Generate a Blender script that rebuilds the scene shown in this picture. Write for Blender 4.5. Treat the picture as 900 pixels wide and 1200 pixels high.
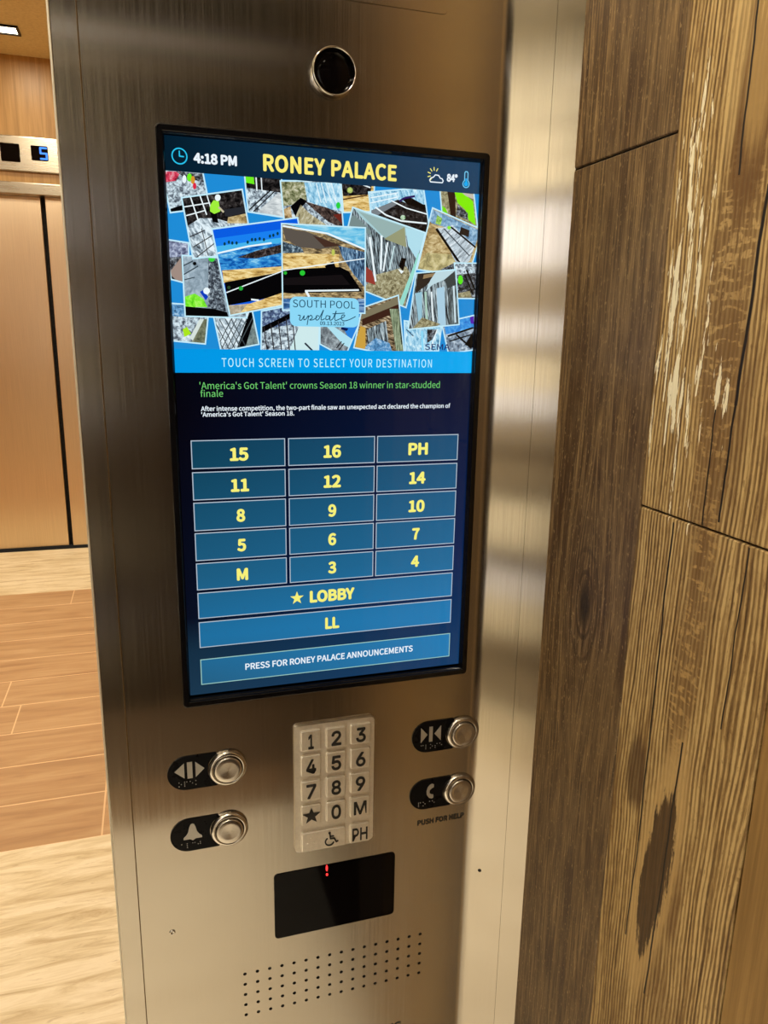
import bpy, bmesh, math, random
from mathutils import Vector, Matrix

random.seed(7)
SC = bpy.context.scene
COL = SC.collection
for _o in list(bpy.data.objects):
    bpy.data.objects.remove(_o)

# ---------------------------------------------------------------- camera
F_PX = 879.33                         # focal length in pixels of the 900x1200 frame
YAW, PITCH, ROLL = 0.30117, -0.23523, 0.0175
CAM = Vector((-0.17184, -0.73528, 1.60255))
_cy, _sy, _cp, _sp = math.cos(YAW), math.sin(YAW), math.cos(PITCH), math.sin(PITCH)
FWD = Vector((_sy * _cp, _cy * _cp, _sp))
_r0 = Vector((_cy, -_sy, 0)); _u0 = _r0.cross(FWD)
RIGHT = math.cos(ROLL) * _r0 + math.sin(ROLL) * _u0
UP = -math.sin(ROLL) * _r0 + math.cos(ROLL) * _u0
cam_data = bpy.data.cameras.new('camera')
cam_data.sensor_fit = 'VERTICAL'; cam_data.sensor_height = 36.0
cam_data.lens = F_PX / 1200 * 36.0
cam_data.clip_start = 0.01; cam_data.clip_end = 100
cam = bpy.data.objects.new('camera', cam_data); COL.objects.link(cam)
_m = Matrix((RIGHT, UP, -FWD)).transposed().to_4x4(); _m.translation = CAM
cam.matrix_world = _m
SC.camera = cam

# ---------------------------------------------------------------- world, exposure, lights
SC.view_settings.view_transform = 'Standard'
SC.view_settings.look = 'None'
SC.view_settings.gamma = 1.0
SC.view_settings.use_curve_mapping = False
SC.view_settings.exposure = 0.0
world = bpy.data.worlds.new('world'); SC.world = world; world.use_nodes = True
_bg = world.node_tree.nodes['Background']
_bg.inputs['Color'].default_value = (1.0, 0.85, 0.65, 1); _bg.inputs['Strength'].default_value = 0.02
try:
    SC.cycles.max_bounces = 8; SC.cycles.glossy_bounces = 5
except Exception:
    pass

CAB_CEIL = 2.52
HALL_CEIL = 3.28
WARM = (1.0, 0.88, 0.68)


def lamp(name, loc, power, size, color=WARM, aim=None, spread=math.pi):
    d = bpy.data.lights.new(name, 'AREA'); d.shape = 'DISK'; d.size = size; d.energy = power; d.color = color
    d.spread = spread
    o = bpy.data.objects.new(name, d); COL.objects.link(o); o.location = loc
    v = (Vector(aim) - Vector(loc)) if aim else Vector((0, 0, -1))
    o.rotation_euler = v.to_track_quat('-Z', 'Y').to_euler()
    return o


# cab downlights (x, y, watts, diameter)
CAB_LIGHTS = [(-0.36, -0.24, 7.6, .07), (-1.05, -0.24, 4, .07), (-0.38, -1.25, .5, .07), (0.0, -1.25, .5, .07)]
lamp('floor_fill_lamp', (-.80, -.72, CAB_CEIL - .012), 5.5, .05, (1.0, .97, .92), (-.72, -.80, 0), math.radians(70))  # added lamp, brightens the floor mirrored in the steel strip
# added lamps on the rear wall's mirrored bands, to brighten the steel strip
for _x in (-1.2, -.95, -.68):
    lamp('band_fill_lamp', (_x, -.62, CAB_CEIL - .012), 10.5, .05, (1.0, .98, .95), (_x - .03, -1.55, 1.15), math.radians(120))
for _x, _y, _p, _s in CAB_LIGHTS:
    lamp('cab_lamp', (_x, _y, CAB_CEIL - .012), _p, _s)
# hall downlights
HALL_LIGHTS = [(-.85, 4.60, 4, .10), (-.85, 3.1, 22, .10), (-.85, 1.6, 23, .10), (-2.3, 4.60, 16, .10), (-2.3, 3.1, 20, .10), (-2.3, 1.6, 20, .10),
               (.6, 4.60, 16, .10), (.6, 3.1, 20, .10)]
for _x, _y, _p, _s in HALL_LIGHTS:
    lamp('hall_lamp', (_x, _y, HALL_CEIL - .02), _p, _s)


# ---------------------------------------------------------------- helpers: where the photo's points lie on the real planes
def ray(px, py):
    return (px - 450) / F_PX * RIGHT - (py - 600) / F_PX * UP + FWD


def P(px, py, y=0.005):
    d = ray(px, py); t = (y - CAM.y) / d.y
    return CAM + d * t


def W(px, py, x=None):
    d = ray(px, py); t = ((WALL_X if x is None else x) - CAM.x) / d.x
    return CAM + d * t


STEEL_Y = 0.005
FOLD_X = 0.1745
FOLD_A = math.radians(29.9)
WALL_X = 0.2352
STRIP_N = Vector((-math.sin(FOLD_A), -math.cos(FOLD_A), 0))
STRIP_T = Vector((math.cos(FOLD_A), -math.sin(FOLD_A), 0))


def S(px, py):
    d = ray(px, py); o = Vector((FOLD_X, STEEL_Y, 0))
    t = (o - CAM).dot(STRIP_N) / d.dot(STRIP_N)
    return CAM + d * t


def lin(c):
    return tuple(((v / 255) / 12.92 if v / 255 <= .04045 else ((v / 255 + .055) / 1.055) ** 2.4) for v in c[:3]) + (1.0,)


# ---------------------------------------------------------------- materials
class NT:
    def __init__(self, name):
        self.m = bpy.data.materials.new(name); self.m.use_nodes = True
        self.nt = self.m.node_tree; self.n = self.nt.nodes
        self.b = self.n['Principled BSDF']

    def new(self, t, **kw):
        k = self.n.new(t)
        for a, v in kw.items():
            setattr(k, a, v)
        return k

    def link(self, a, b):
        self.nt.links.new(a, b)

    def val(self, sock, v):
        if hasattr(v, 'is_output') or isinstance(v, bpy.types.NodeSocket):
            self.link(v, sock)
        else:
            sock.default_value = v

    def math(self, op, a, b=0.0, c=None, clamp=False):
        k = self.new('ShaderNodeMath', operation=op, use_clamp=clamp)
        self.val(k.inputs[0], a); self.val(k.inputs[1], b)
        if c is not None:
            self.val(k.inputs[2], c)
        return k.outputs[0]

    def pos(self):
        if not hasattr(self, '_pos'):
            g = self.new('ShaderNodeNewGeometry'); s = self.new('ShaderNodeSeparateXYZ')
            self.link(g.outputs['Position'], s.inputs[0])
            self._pos = (g.outputs['Position'], s.outputs[0], s.outputs[1], s.outputs[2])
            self.island = g.outputs['Random Per Island']
        return self._pos

    def mapped(self, scale, loc=(0, 0, 0), rot=(0, 0, 0), vec=None):
        k = self.new('ShaderNodeMapping')
        self.link(vec if vec is not None else self.pos()[0], k.inputs['Vector'])
        k.inputs['Scale'].default_value = scale; k.inputs['Location'].default_value = loc; k.inputs['Rotation'].default_value = rot
        return k.outputs[0]

    def noise(self, vec, scale=1.0, detail=3.0, rough=.55, dist=0.0):
        k = self.new('ShaderNodeTexNoise')
        self.link(vec, k.inputs['Vector'])
        k.inputs['Scale'].default_value = scale; k.inputs['Detail'].default_value = detail
        k.inputs['Roughness'].default_value = rough; k.inputs['Distortion'].default_value = dist
        return k.outputs['Fac']

    def ramp(self, fac, stops, interp='LINEAR'):
        k = self.new('ShaderNodeValToRGB'); self.val(k.inputs[0], fac)
        cr = k.color_ramp; cr.interpolation = interp
        while len(cr.elements) < len(stops):
            cr.elements.new(.5)
        for e, (p, c) in zip(cr.elements, stops):
            e.position = p; e.color = lin(c) if max(c) > 1.001 else tuple(c[:3]) + (1,)
        return k.outputs['Color']

    def maprange(self, v, a, b, c=0.0, d=1.0, smooth=True):
        k = self.new('ShaderNodeMapRange')
        k.interpolation_type = 'SMOOTHSTEP' if smooth else 'LINEAR'
        self.val(k.inputs[0], v)
        for i, x in enumerate((a, b, c, d)):
            self.val(k.inputs[i + 1], x)
        return k.outputs[0]

    def mix(self, fac, a, b, blend='MIX'):
        k = self.new('ShaderNodeMix', data_type='RGBA', blend_type=blend)
        self.val(k.inputs[0], fac)
        for i, v in ((6, a), (7, b)):
            if isinstance(v, bpy.types.NodeSocket):
                self.link(v, k.inputs[i])
            else:
                k.inputs[i].default_value = lin(v) if max(v[:3]) > 1.001 else tuple(v[:3]) + (1,)
        return k.outputs[2]

    def bump(self, h, strength=.3, dist=.001):
        k = self.new('ShaderNodeBump'); self.link(h, k.inputs['Height'])
        k.inputs['Strength'].default_value = strength; k.inputs['Distance'].default_value = dist
        self.link(k.outputs[0], self.b.inputs['Normal'])

    def set(self, **kw):
        for k, v in kw.items():
            s = self.b.inputs[k.replace('_', ' ')]
            if isinstance(v, bpy.types.NodeSocket):
                self.link(v, s)
            elif s.type == 'RGBA':
                s.default_value = lin(v) if max(v[:3]) > 1.001 else tuple(v[:3]) + (1,)
            else:
                s.default_value = v
        return self


def simple(name, col, rough=.5, metal=0.0, **kw):
    """a plain finish with a little procedural wear in its roughness"""
    t = NT(name)
    n = t.noise(t.mapped((60, 60, 60)), 1.0, 3)
    t.set(Base_Color=col, Metallic=metal, Roughness=t.maprange(n, .3, .7, rough * .85, rough * 1.15), **kw)
    return t.m


def steel(name, base, rough=.28, aniso=.75, lines=.10, tangent=(1, 0, 0), scale=(900, 900, 6)):
    t = NT(name)
    ln = t.noise(t.mapped(scale), 1.0, 4, .6)
    big = t.noise(t.mapped((7, 7, 2.5)), 1.0, 3)
    lo = tuple(c * (1 - lines) for c in base); hi = tuple(min(1, c * (1 + lines)) for c in base)
    col = t.ramp(ln, [(.3, lo), (.7, hi)])
    sp = t.noise(t.mapped((260, 260, 260)), 1.0, 2)
    t.set(Base_Color=t.mix(t.maprange(sp, .80, .83), col, (.62, .58, .50)), Metallic=1.0,
          Roughness=t.math('ADD', t.maprange(big, .3, .7, -.01, .015), t.maprange(ln, .3, .7, rough - .02, rough + .02)))
    if aniso:
        v = t.new('ShaderNodeCombineXYZ')
        for i in range(3):
            v.inputs[i].default_value = tangent[i]
        t.set(Anisotropic=aniso); t.link(v.outputs[0], t.b.inputs['Tangent'])
    t.bump(ln, .02, .0002)
    return t.m


def glow(name, stops_z=None, col=None, strength=1.0, right=None):
    """light given off by the display, some ramps with reflected light, behind its shiny cover glass"""
    t = NT(name)
    t.set(Base_Color=(0.0, 0.0, 0.0), Roughness=.06, Specular_IOR_Level=.35, Emission_Strength=strength)
    if stops_z:
        _, x, _, z = t.pos()
        c = t.ramp(t.maprange(z, 1.234, 1.766, smooth=False), stops_z)
        if right:
            c2 = t.ramp(t.maprange(z, 1.234, 1.766, smooth=False), right)
            c = t.mix(t.maprange(x, -.15, .15, smooth=False), c, c2)
        t.link(c, t.b.inputs['Emission Color'])
    else:
        t.set(Emission_Color=col)
    return t.m


_em = {}


def em(c):
    c = tuple(c)
    if c not in _em:
        _em[c] = glow('screen_colour', col=c)
    return _em[c]


_tx = {}


def tex(cols, scale=250, stretch=(1, 1), rot=0.0, detail=4, dist=.6, band=False, thin=.5):
    """speckled picture content: several colours mixed by noise, or lines of one colour over others"""
    key = (tuple(cols), scale, stretch, rot, detail, dist, band, thin)
    if key in _tx:
        return _tx[key]
    t = NT('screen_picture')
    t.set(Base_Color=(0.0, 0.0, 0.0), Roughness=.06, Specular_IOR_Level=.35, Emission_Strength=1.0)
    v = t.mapped((1, 1, 1), rot=(0, rot, 0))
    v = t.mapped((stretch[0], 1, stretch[1]), vec=v)
    n = t.noise(v, scale, detail, .65, dist)
    k = len(cols)
    st = [(.30 + .40 * (i / max(1, k - 1)), c) for i, c in enumerate(cols)]
    c = t.ramp(n, st)
    if band:
        w = t.new('ShaderNodeTexWave', wave_type='BANDS', bands_direction='X')
        t.link(v, w.inputs['Vector']); w.inputs['Scale'].default_value = band; w.inputs['Distortion'].default_value = 3.0
        w.inputs['Detail'].default_value = 2.0; w.inputs['Detail Scale'].default_value = 2.0
        c = t.mix(t.maprange(w.outputs['Fac'], thin, thin + .2), c, cols[-1])
    t.link(c, t.b.inputs['Emission Color'])
    _tx[key] = t.m
    return t.m


M = {}
M['steel'] = steel('brushed_steel', (.49, .44, .365), .16, .88, .02)
M['steel_trim'] = steel('brushed_steel_trim', (.49, .44, .365), .16, .88, .02)
M['cover_steel'] = steel('brushed_steel_cover', (.49, .44, .365), .16, .88, .02)
M['key_steel'] = steel('cast_steel', (.86, .81, .72), .46, 0, .05, scale=(300, 300, 300))
M['chrome'] = simple('polished_chrome', (.80, .78, .74), .12, 1.0)
M['satin'] = simple('satin_chrome', (.66, .62, .56), .22, 1.0)
M['black_gloss'] = simple('black_gloss_plastic', (.004, .004, .005), .12, 0.0, Specular_IOR_Level=.35)
M['black_paint'] = simple('black_enamel', (.004, .004, .005), .3, 0.0, Specular_IOR_Level=.12)
M['black_glass'] = simple('smoked_glass', (.003, .002, .002), .05, 0.0, Specular_IOR_Level=.10)
M['dark'] = simple('dark_cavity', (.006, .005, .004), .8)
M['silver_ink'] = simple('raised_silver', (.55, .53, .48), .35, .6)
M['ink'] = simple('black_infill', (.010, .009, .008), .5)
M['trim_edge'] = simple('bright_edge', (.80, .74, .60), .5, .5)

# turned face of the push buttons
_t = NT('turned_steel')
_tan = _t.new('ShaderNodeTangent', direction_type='RADIAL', axis='Y')
_t.set(Base_Color=(.62, .57, .50), Metallic=1.0, Roughness=.24, Anisotropic=.85)
_t.link(_tan.outputs[0], _t.b.inputs['Tangent'])
M['turned'] = _t.m


# -- wood-look wall planks
def wall_planks_material(name, dark):
    t = NT(name)
    posv, x, y, z = t.pos()
    if dark:
        # smooth brown plank with fine grain and a knot
        k = W(684, 708); ky, kz = k.y, k.z
        dy = t.math('DIVIDE', t.math('SUBTRACT', y, ky), .026); dz = t.math('DIVIDE', t.math('SUBTRACT', z, kz), .062)
        d = t.math('SQRT', t.math('ADD', t.math('MULTIPLY', dy, dy), t.math('MULTIPLY', dz, dz)))
        wob = t.noise(t.mapped((1, 14, 5)), 1.0, 3)
        near = t.math('POWER', 2.718, t.math('MULTIPLY', t.math('MULTIPLY', d, d), -.30))
        # the grain flows round the knot
        push = t.math('MULTIPLY', near, t.math('MULTIPLY', t.math('SIGN', dy), -.016))
        gy = t.math('ADD', y, push)
        cb = t.new('ShaderNodeCombineXYZ'); t.link(x, cb.inputs[0]); t.link(gy, cb.inputs[1]); t.link(z, cb.inputs[2])
        fine = t.noise(t.mapped((1, 420, 16), vec=cb.outputs[0]), 1.0, 5, .65, .4)
        mid = t.noise(t.mapped((1, 95, 4), vec=cb.outputs[0]), 1.0, 4, .6, .8)
        blot = t.noise(t.mapped((1, 16, 6)), 1.0, 4, .6)
        speck = t.noise(t.mapped((1, 500, 170)), 1.0, 3, .6)
        c = t.ramp(fine, [(.30, (56, 39, 21)), (.5, (104, 79, 48)), (.68, (158, 128, 84))])
        c = t.mix(t.maprange(mid, .42, .62), c, (72, 49, 27))
        c2 = t.mix(.5, c, t.ramp(fine, [(.34, (78, 58, 33)), (.66, (160, 130, 88))]))
        c = t.mix(t.maprange(blot, .40, .62), c, c2)
        c = t.mix(t.math('MULTIPLY', t.maprange(speck, .60, .68), .6), c, (176, 148, 102))
        rings = t.math('SINE', t.math('ADD', t.math('MULTIPLY', d, 16.0), t.math('MULTIPLY', wob, 9.0)))
        ringm = t.math('MULTIPLY', t.maprange(rings, .55, .95), t.maprange(d, 1.7, .5))
        c = t.mix(t.math('MULTIPLY', ringm, .6), c, (50, 32, 16))
        c = t.mix(t.math('MULTIPLY', t.maprange(t.math('ADD', d, t.math('MULTIPLY', wob, .35)), .75, .40), .85), c, (52, 38, 20))
        t.set(Base_Color=c, Roughness=t.maprange(fine, .3, .7, .50, .42))
        t.bump(t.math('ADD', fine, t.math('MULTIPLY', mid, .8)), .25, .001)
        return t.m

    # lighter, rough sawn plank: ridged grain, saw marks, cracks, flaked paint, a torn hollow
    low = t.noise(t.mapped((1, 7, 2.2)), 1.0, 3)
    gy = t.math('ADD', y, t.math('MULTIPLY', low, .035))
    cb = t.new('ShaderNodeCombineXYZ'); t.link(x, cb.inputs[0]); t.link(gy, cb.inputs[1]); t.link(z, cb.inputs[2])
    w = t.new('ShaderNodeTexWave', wave_type='BANDS', bands_direction='Y')
    t.link(t.mapped((1, 1, .05), vec=cb.outputs[0]), w.inputs['Vector'])
    w.inputs['Scale'].default_value = 72; w.inputs['Distortion'].default_value = 2.6
    w.inputs['Detail'].default_value = 4; w.inputs['Detail Scale'].default_value = 9.0; w.inputs['Detail Roughness'].default_value = .65
    ridge = w.outputs['Fac']
    fine = t.noise(t.mapped((1, 330, 12), vec=cb.outputs[0]), 1.0, 5, .65)
    blot = t.noise(t.mapped((1, 14, 3.5)), 1.0, 4, .6, .5)
    pores = t.noise(t.mapped((1, 260, 120)), 1.0, 3, .6)
    chip = t.noise(t.mapped((1, 240, 60), vec=cb.outputs[0]), 1.0, 4, .7, .3)
    rib = t.noise(t.mapped((1, 270, 4.5), vec=cb.outputs[0]), 1.0, 2, .5, .2)
    g = t.math('ADD', t.math('ADD', t.math('MULTIPLY', ridge, .20), t.math('MULTIPLY', rib, .40)), t.math('ADD', t.math('MULTIPLY', fine, .32), t.math('MULTIPLY', chip, .28)))
    c = t.ramp(g, [(.41, (88, 62, 30)), (.51, (130, 100, 56)), (.60, (164, 132, 80)), (.72, (212, 182, 122))])
    c = t.mix(t.math('MULTIPLY', t.maprange(blot, .52, .66), .5), c, (116, 84, 44))
    c = t.mix(t.math('MULTIPLY', t.maprange(pores, .62, .70), .5), c, (112, 74, 34))

    def ell(px, py, hx, hz, rot=0.0):
        p = W(px, py)
        a = t.math('SUBTRACT', y, p.y); b = t.math('SUBTRACT', z, p.z)
        if rot:
            a2 = t.math('ADD', a, t.math('MULTIPLY', b, rot)); a = a2
        a = t.math('DIVIDE', a, hx); b = t.math('DIVIDE', b, hz)
        return t.math('SQRT', t.math('ADD', t.math('MULTIPLY', a, a), t.math('MULTIPLY', b, b)))
    # saw marks: short bright cross ticks running down the plank
    sm = t.new('ShaderNodeTexWave', wave_type='BANDS', bands_direction='Z')
    t.link(t.mapped((1, .35, 1)), sm.inputs['Vector'])
    sm.inputs['Scale'].default_value = 27; sm.inputs['Distortion'].default_value = 9; sm.inputs['Detail'].default_value = 3
    sm.inputs['Detail Scale'].default_value = 5
    for (px, py, hx, hz, rot, col, amt) in [(856, 330, .026, .14, .04, (206, 172, 112), .75), (838, 520, .020, .12, .04, (196, 160, 100), .6),
                                            (808, 760, .018, .13, .06, (206, 168, 104), .65)]:
        e = ell(px, py, hx, hz, rot)
        inside = t.maprange(t.math('ADD', e, t.math('MULTIPLY', blot, .5)), 1.35, .95)
        c = t.mix(t.math('MULTIPLY', inside, .62), c, (124, 92, 50))
        c = t.mix(t.math('MULTIPLY', t.math('MULTIPLY', inside, t.math('MULTIPLY', t.maprange(sm.outputs['Fac'], .55, .95), t.maprange(chip, .42, .58))), amt), c, col)
    # broad stains
    for (px, py, hx, hz, col, amt) in [(884, 130, .022, .085, (112, 78, 38), .85), (893, 70, .016, .07, (206, 170, 106), .55),
                                       (868, 40, .010, .09, (214, 182, 122), .4), (745, 905, .016, .045, (84, 58, 30), .8), (790, 1055, .012, .05, (118, 84, 44), .5)]:
        e = ell(px, py, hx, hz)
        c = t.mix(t.math('MULTIPLY', t.maprange(t.math('ADD', e, t.math('MULTIPLY', fine, 1.0)), 1.55, 1.1), amt), c, col)
    # flaked pale paint
    fl = t.noise(t.mapped((1, 150, 17)), 1.0, 4, .6, .3)
    fl2 = t.noise(t.mapped((1, 320, 60)), 1.0, 3, .6, .2)
    fl = t.math('ADD', t.math('MULTIPLY', fl, .75), t.math('MULTIPLY', fl2, .25))
    for (px, py, hx, hz) in [(797, 330, .034, .15), (812, 360, .030, .10), (796, 475, .026, .085), (846, 462, .014, .035), (818, 420, .012, .06), (775, 408, .008, .03),
                             (806, 590, .010, .02)]:
        e = ell(px, py, hx, hz)
        v = t.math('SUBTRACT', fl, t.math('MULTIPLY', e, .12))
        c = t.mix(t.maprange(v, .487, .502), c, (250, 240, 206))
    # torn hollow with a pale rim
    e = ell(768, 1022, .0165, .092, .10)
    en = t.math('ADD', e, t.math('ADD', t.math('MULTIPLY', t.math('SUBTRACT', fine, .5), .9), t.math('MULTIPLY', t.math('SUBTRACT', chip, .5), .7)))
    c = t.mix(t.math('MULTIPLY', t.maprange(en, 1.75, 1.25), .75), c, (205, 170, 110))
    hol = t.maprange(en, 1.02, .90)
    c = t.mix(hol, c, t.ramp(fine, [(.3, (62, 44, 22)), (.7, (106, 80, 46))]))
    t.set(Base_Color=c, Roughness=.55)
    cr = None
    wob = t.noise(t.mapped((1, 3, 22)), 1.0, 2)
    for (p0, p1, wd) in [((888, 0), (866, 205), .0010), ((901, 215), (862, 475), .0016), ((862, 475), (842, 612), .0011), ((839, 480), (822, 618), .0008),
                         ((789, 612), (748, 985), .0010), ((748, 985), (733, 1095), .0008), ((878, 642), (845, 855), .0007), ((800, 870), (755, 1165), .0010)]:
        a, b = W(*p0), W(*p1)
        m = (a.y - b.y) / (a.z - b.z)
        line = t.math('ADD', t.math('MULTIPLY', t.math('SUBTRACT', z, b.z), m), b.y)
        off = t.math('ABSOLUTE', t.math('SUBTRACT', t.math('ADD', y, t.math('MULTIPLY', t.math('SUBTRACT', wob, .5), .004)), line))
        mk = t.math('MULTIPLY', t.maprange(off, wd * 1.3, wd * .6), t.math('MULTIPLY', t.math('GREATER_THAN', z, b.z), t.math('LESS_THAN', z, a.z)))
        cr = mk if cr is None else t.math('MAXIMUM', cr, mk)
    c = t.mix(cr, c, (26, 13, 6))
    t.link(c, t.b.inputs['Base Color'])
    h = t.math('SUBTRACT', t.math('SUBTRACT', g, t.math('MULTIPLY', cr, 1.2)), t.math('MULTIPLY', hol, .8))
    t.bump(h, .45, .0018)
    return t.m


M['plank_dark'] = wall_planks_material('dark_wood_plank', True)
M['plank_light'] = wall_planks_material('rough_wood_plank', False)
_t = NT('plain_wood_plank')
_f = _t.noise(_t.mapped((1, 200, 7)), 1.0, 5, .6, .3)
_t.set(Base_Color=_t.ramp(_f, [(.3, (132, 100, 52)), (.7, (166, 130, 74))]), Roughness=.55); _t.bump(_f, .2, .001)
M['plank_plain'] = _t.m


def veneer(name, a, b, c):
    t = NT(name)
    f = t.noise(t.mapped((55, 55, 2.2)), 1.0, 5, .6, .4)
    t.set(Base_Color=t.ramp(f, [(.3, a), (.52, b), (.74, c)]), Roughness=.42); t.bump(f, .05, .001)
    return t.m


M['veneer'] = veneer('lobby_wood_veneer', (158, 120, 66), (178, 138, 80), (192, 154, 96))
M['veneer_ceiling'] = veneer('ceiling_wood_veneer', (214, 194, 142), (226, 208, 156), (236, 218, 172))
M['door_steel'] = steel('bronze_steel_door', (.76, .62, .44), .34, .5, .06, scale=(260, 260, 3))
M['hall_steel'] = steel('hall_brushed_steel', (.36, .32, .25), .28, .3, .02, tangent=(1, 0, 0), scale=(3, 60, 60))

# travertine
_t = NT('travertine')
_v = _t.noise(_t.mapped((3.2, 26, 8)), 1.0, 7, .68, .8)
_p = _t.noise(_t.mapped((14, 60, 30)), 1.0, 4, .6, .6)
_c = _t.ramp(_v, [(.30, (190, 166, 124)), (.45, (222, 206, 168)), (.60, (244, 232, 202)), (.75, (226, 212, 176))])
_c = _t.mix(_t.math('MULTIPLY', _t.maprange(_p, .60, .72), .45), _c, (170, 142, 100))
_t.set(Base_Color=_c, Roughness=.38); _t.bump(_p, .05, .001)
M['travertine'] = _t.m
# wood plank floor tiles
_t = NT('plank_floor')
_t.pos()
_v = _t.noise(_t.mapped((2.2, 22, 1)), 1.0, 6, .6, .8)
_k = _t.noise(_t.mapped((1.6, 9, 1), loc=(3, 1, 0)), 1.0, 3, .5, .6)
_c = _t.ramp(_v, [(.28, (160, 122, 84)), (.48, (184, 146, 104)), (.74, (202, 168, 126))])
_c = _t.mix(_t.math('MULTIPLY', _t.maprange(_k, .58, .74), .65), _c, (150, 106, 66))
_c = _t.mix(_t.maprange(_t.island, 0, 1, 0, .28, False), _c, (196, 156, 112))
_t.set(Base_Color=_c, Roughness=.40)
M['plank_floor'] = _t.m
M['grout'] = simple('floor_grout', (232, 200, 156), .8)
M['cab_dark'] = veneer('dark_walnut_panel', (26, 18, 11), (38, 26, 16), (52, 37, 24))
for _k in ('cab_dark',):
    _b = M[_k].node_tree.nodes['Principled BSDF']; _b.inputs['Roughness'].default_value = .75; _b.inputs['Specular IOR Level'].default_value = .12
M['reflect_cream'] = simple('reflect_band_cream', (236, 226, 196), .7)  # tones of the added rear-wall bands, seen only as reflections
M['reflect_white'] = simple('reflect_band_white', (236, 238, 246), .7)
M['reflect_taupe'] = simple('reflect_band_taupe', (78, 64, 44), .4)
M['reflect_step_brown'] = veneer('added_brown_step', (62, 46, 30), (78, 58, 38), (96, 74, 50))  # added wood steps that blend the mirrored floor edge
M['reflect_step_tan'] = veneer('added_tan_step', (110, 84, 56), (128, 100, 68), (146, 116, 82))
M['reflect_sand'] = simple('reflect_band_sand', (146, 132, 106), .4)
M['cab_ceiling'] = simple('cab_ceiling_paint', (214, 204, 180), .6)
M['hall_ceiling'] = M['veneer_ceiling']
_t = NT('lamp_lens'); _t.set(Base_Color=(.9, .85, .75), Emission_Color=(1.0, .86, .62), Emission_Strength=9.0, Roughness=.4)
M['lens'] = _t.m


# ---------------------------------------------------------------- mesh helpers
def obj(name, bm, mats, parent=None, smooth=False):
    me = bpy.data.meshes.new(name)
    bmesh.ops.recalc_face_normals(bm, faces=bm.faces[:]) if not getattr(bm, '_keep', False) else None
    bm.to_mesh(me); bm.free()
    for m in (mats if isinstance(mats, (list, tuple)) else [mats]):
        me.materials.append(m)
    if smooth:
        for p in me.polygons:
            p.use_smooth = True
    o = bpy.data.objects.new(name, me); COL.objects.link(o)
    if parent is not None:
        o.parent = parent
        o.matrix_parent_inverse = Matrix.Translation(-parent.location)
    return o


def thing(name, label, cat, loc, group=None):
    o = bpy.data.objects.new(name, None); COL.objects.link(o); o.empty_display_size = .02
    o.location = loc; o['label'] = label; o['category'] = cat
    if group:
        o['group'] = group
    return o


def struct(o, label, cat):
    o['kind'] = 'structure'; o['label'] = label; o['category'] = cat
    return o


def box(bm, a, b, mi=0, bev=0.0, seg=2):
    x0, y0, z0 = a; x1, y1, z1 = b
    vs = [bm.verts.new(p) for p in ((x0, y0, z0), (x1, y0, z0), (x1, y1, z0), (x0, y1, z0), (x0, y0, z1), (x1, y0, z1), (x1, y1, z1), (x0, y1, z1))]
    fs = [bm.faces.new([vs[i] for i in q]) for q in ((0, 3, 2, 1), (4, 5, 6, 7), (0, 1, 5, 4), (1, 2, 6, 5), (2, 3, 7, 6), (3, 0, 4, 7))]
    for f in fs:
        f.material_index = mi
    if bev:
        es = list({e for f in fs for e in f.edges})
        r = bmesh.ops.bevel(bm, geom=es, offset=bev, segments=seg, affect='EDGES', profile=.5)
        for f in r['faces']:
            f.material_index = mi
    return fs


def prism(bm, pts, y0, y1, mi=0, bev=0.0):
    """pts: (x, z) outline facing the viewer, from back depth y1 to front depth y0"""
    f = [bm.verts.new((x, y0, z)) for x, z in pts]; b = [bm.verts.new((x, y1, z)) for x, z in pts]
    n = len(pts)
    ff = bm.faces.new(f); ff.material_index = mi
    bm.faces.new(b[::-1]).material_index = mi
    for i in range(n):
        j = (i + 1) % n
        bm.faces.new((f[j], f[i], b[i], b[j])).material_index = mi
    if bev:
        bmesh.ops.bevel(bm, geom=list(ff.edges), offset=bev, segments=2, affect='EDGES', profile=.5)


def lathe(bm, c, prof, n=48, mi=0, cap=True):
    """prof: (radius, depth y) pairs; axis along y through c = (x, z)"""
    rings = []
    for r, y in prof:
        rings.append([bm.verts.new((c[0] + r * math.cos(2 * math.pi * i / n), y, c[1] + r * math.sin(2 * math.pi * i / n))) for i in range(n)] if r > 1e-7
                     else [bm.verts.new((c[0], y, c[1]))])
    for a, b in zip(rings, rings[1:]):
        for i in range(n):
            j = (i + 1) % n
            if len(a) == 1 and len(b) == 1:
                continue
            if len(a) == 1:
                f = bm.faces.new((a[0], b[j], b[i]))
            elif len(b) == 1:
                f = bm.faces.new((a[i], a[j], b[0]))
            else:
                f = bm.faces.new((a[i], a[j], b[j], b[i]))
            f.material_index = mi


def poly(bm, pts3, mi=0):
    try:
        f = bm.faces.new([bm.verts.new(p) for p in pts3]); f.material_index = mi
        if f.normal.y > 0 or (f.normal_update() or f.normal.y > 0):
            f.normal_flip()
        return f
    except ValueError:
        return None


def rrect(x0, x1, z0, z1, r, n=6):
    pts = []
    for cx, cz, a in ((x1 - r, z1 - r, 0), (x0 + r, z1 - r, 90), (x0 + r, z0 + r, 180), (x1 - r, z0 + r, 270)):
        for i in range(n + 1):
            t = math.radians(a + 90 * i / n); pts.append((cx + r * math.cos(t), cz + r * math.sin(t)))
    return pts


def circ(cx, cz, r, n=24, rz=None):
    return [(cx + r * math.cos(2 * math.pi * i / n), cz + (rz or r) * math.sin(2 * math.pi * i / n)) for i in range(n)]


def star(cx, cz, r, k=.40):
    return [(cx + (r if i % 2 == 0 else r * k) * math.sin(math.pi * i / 5), cz + (r if i % 2 == 0 else r * k) * math.cos(math.pi * i / 5)) for i in range(10)]


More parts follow.
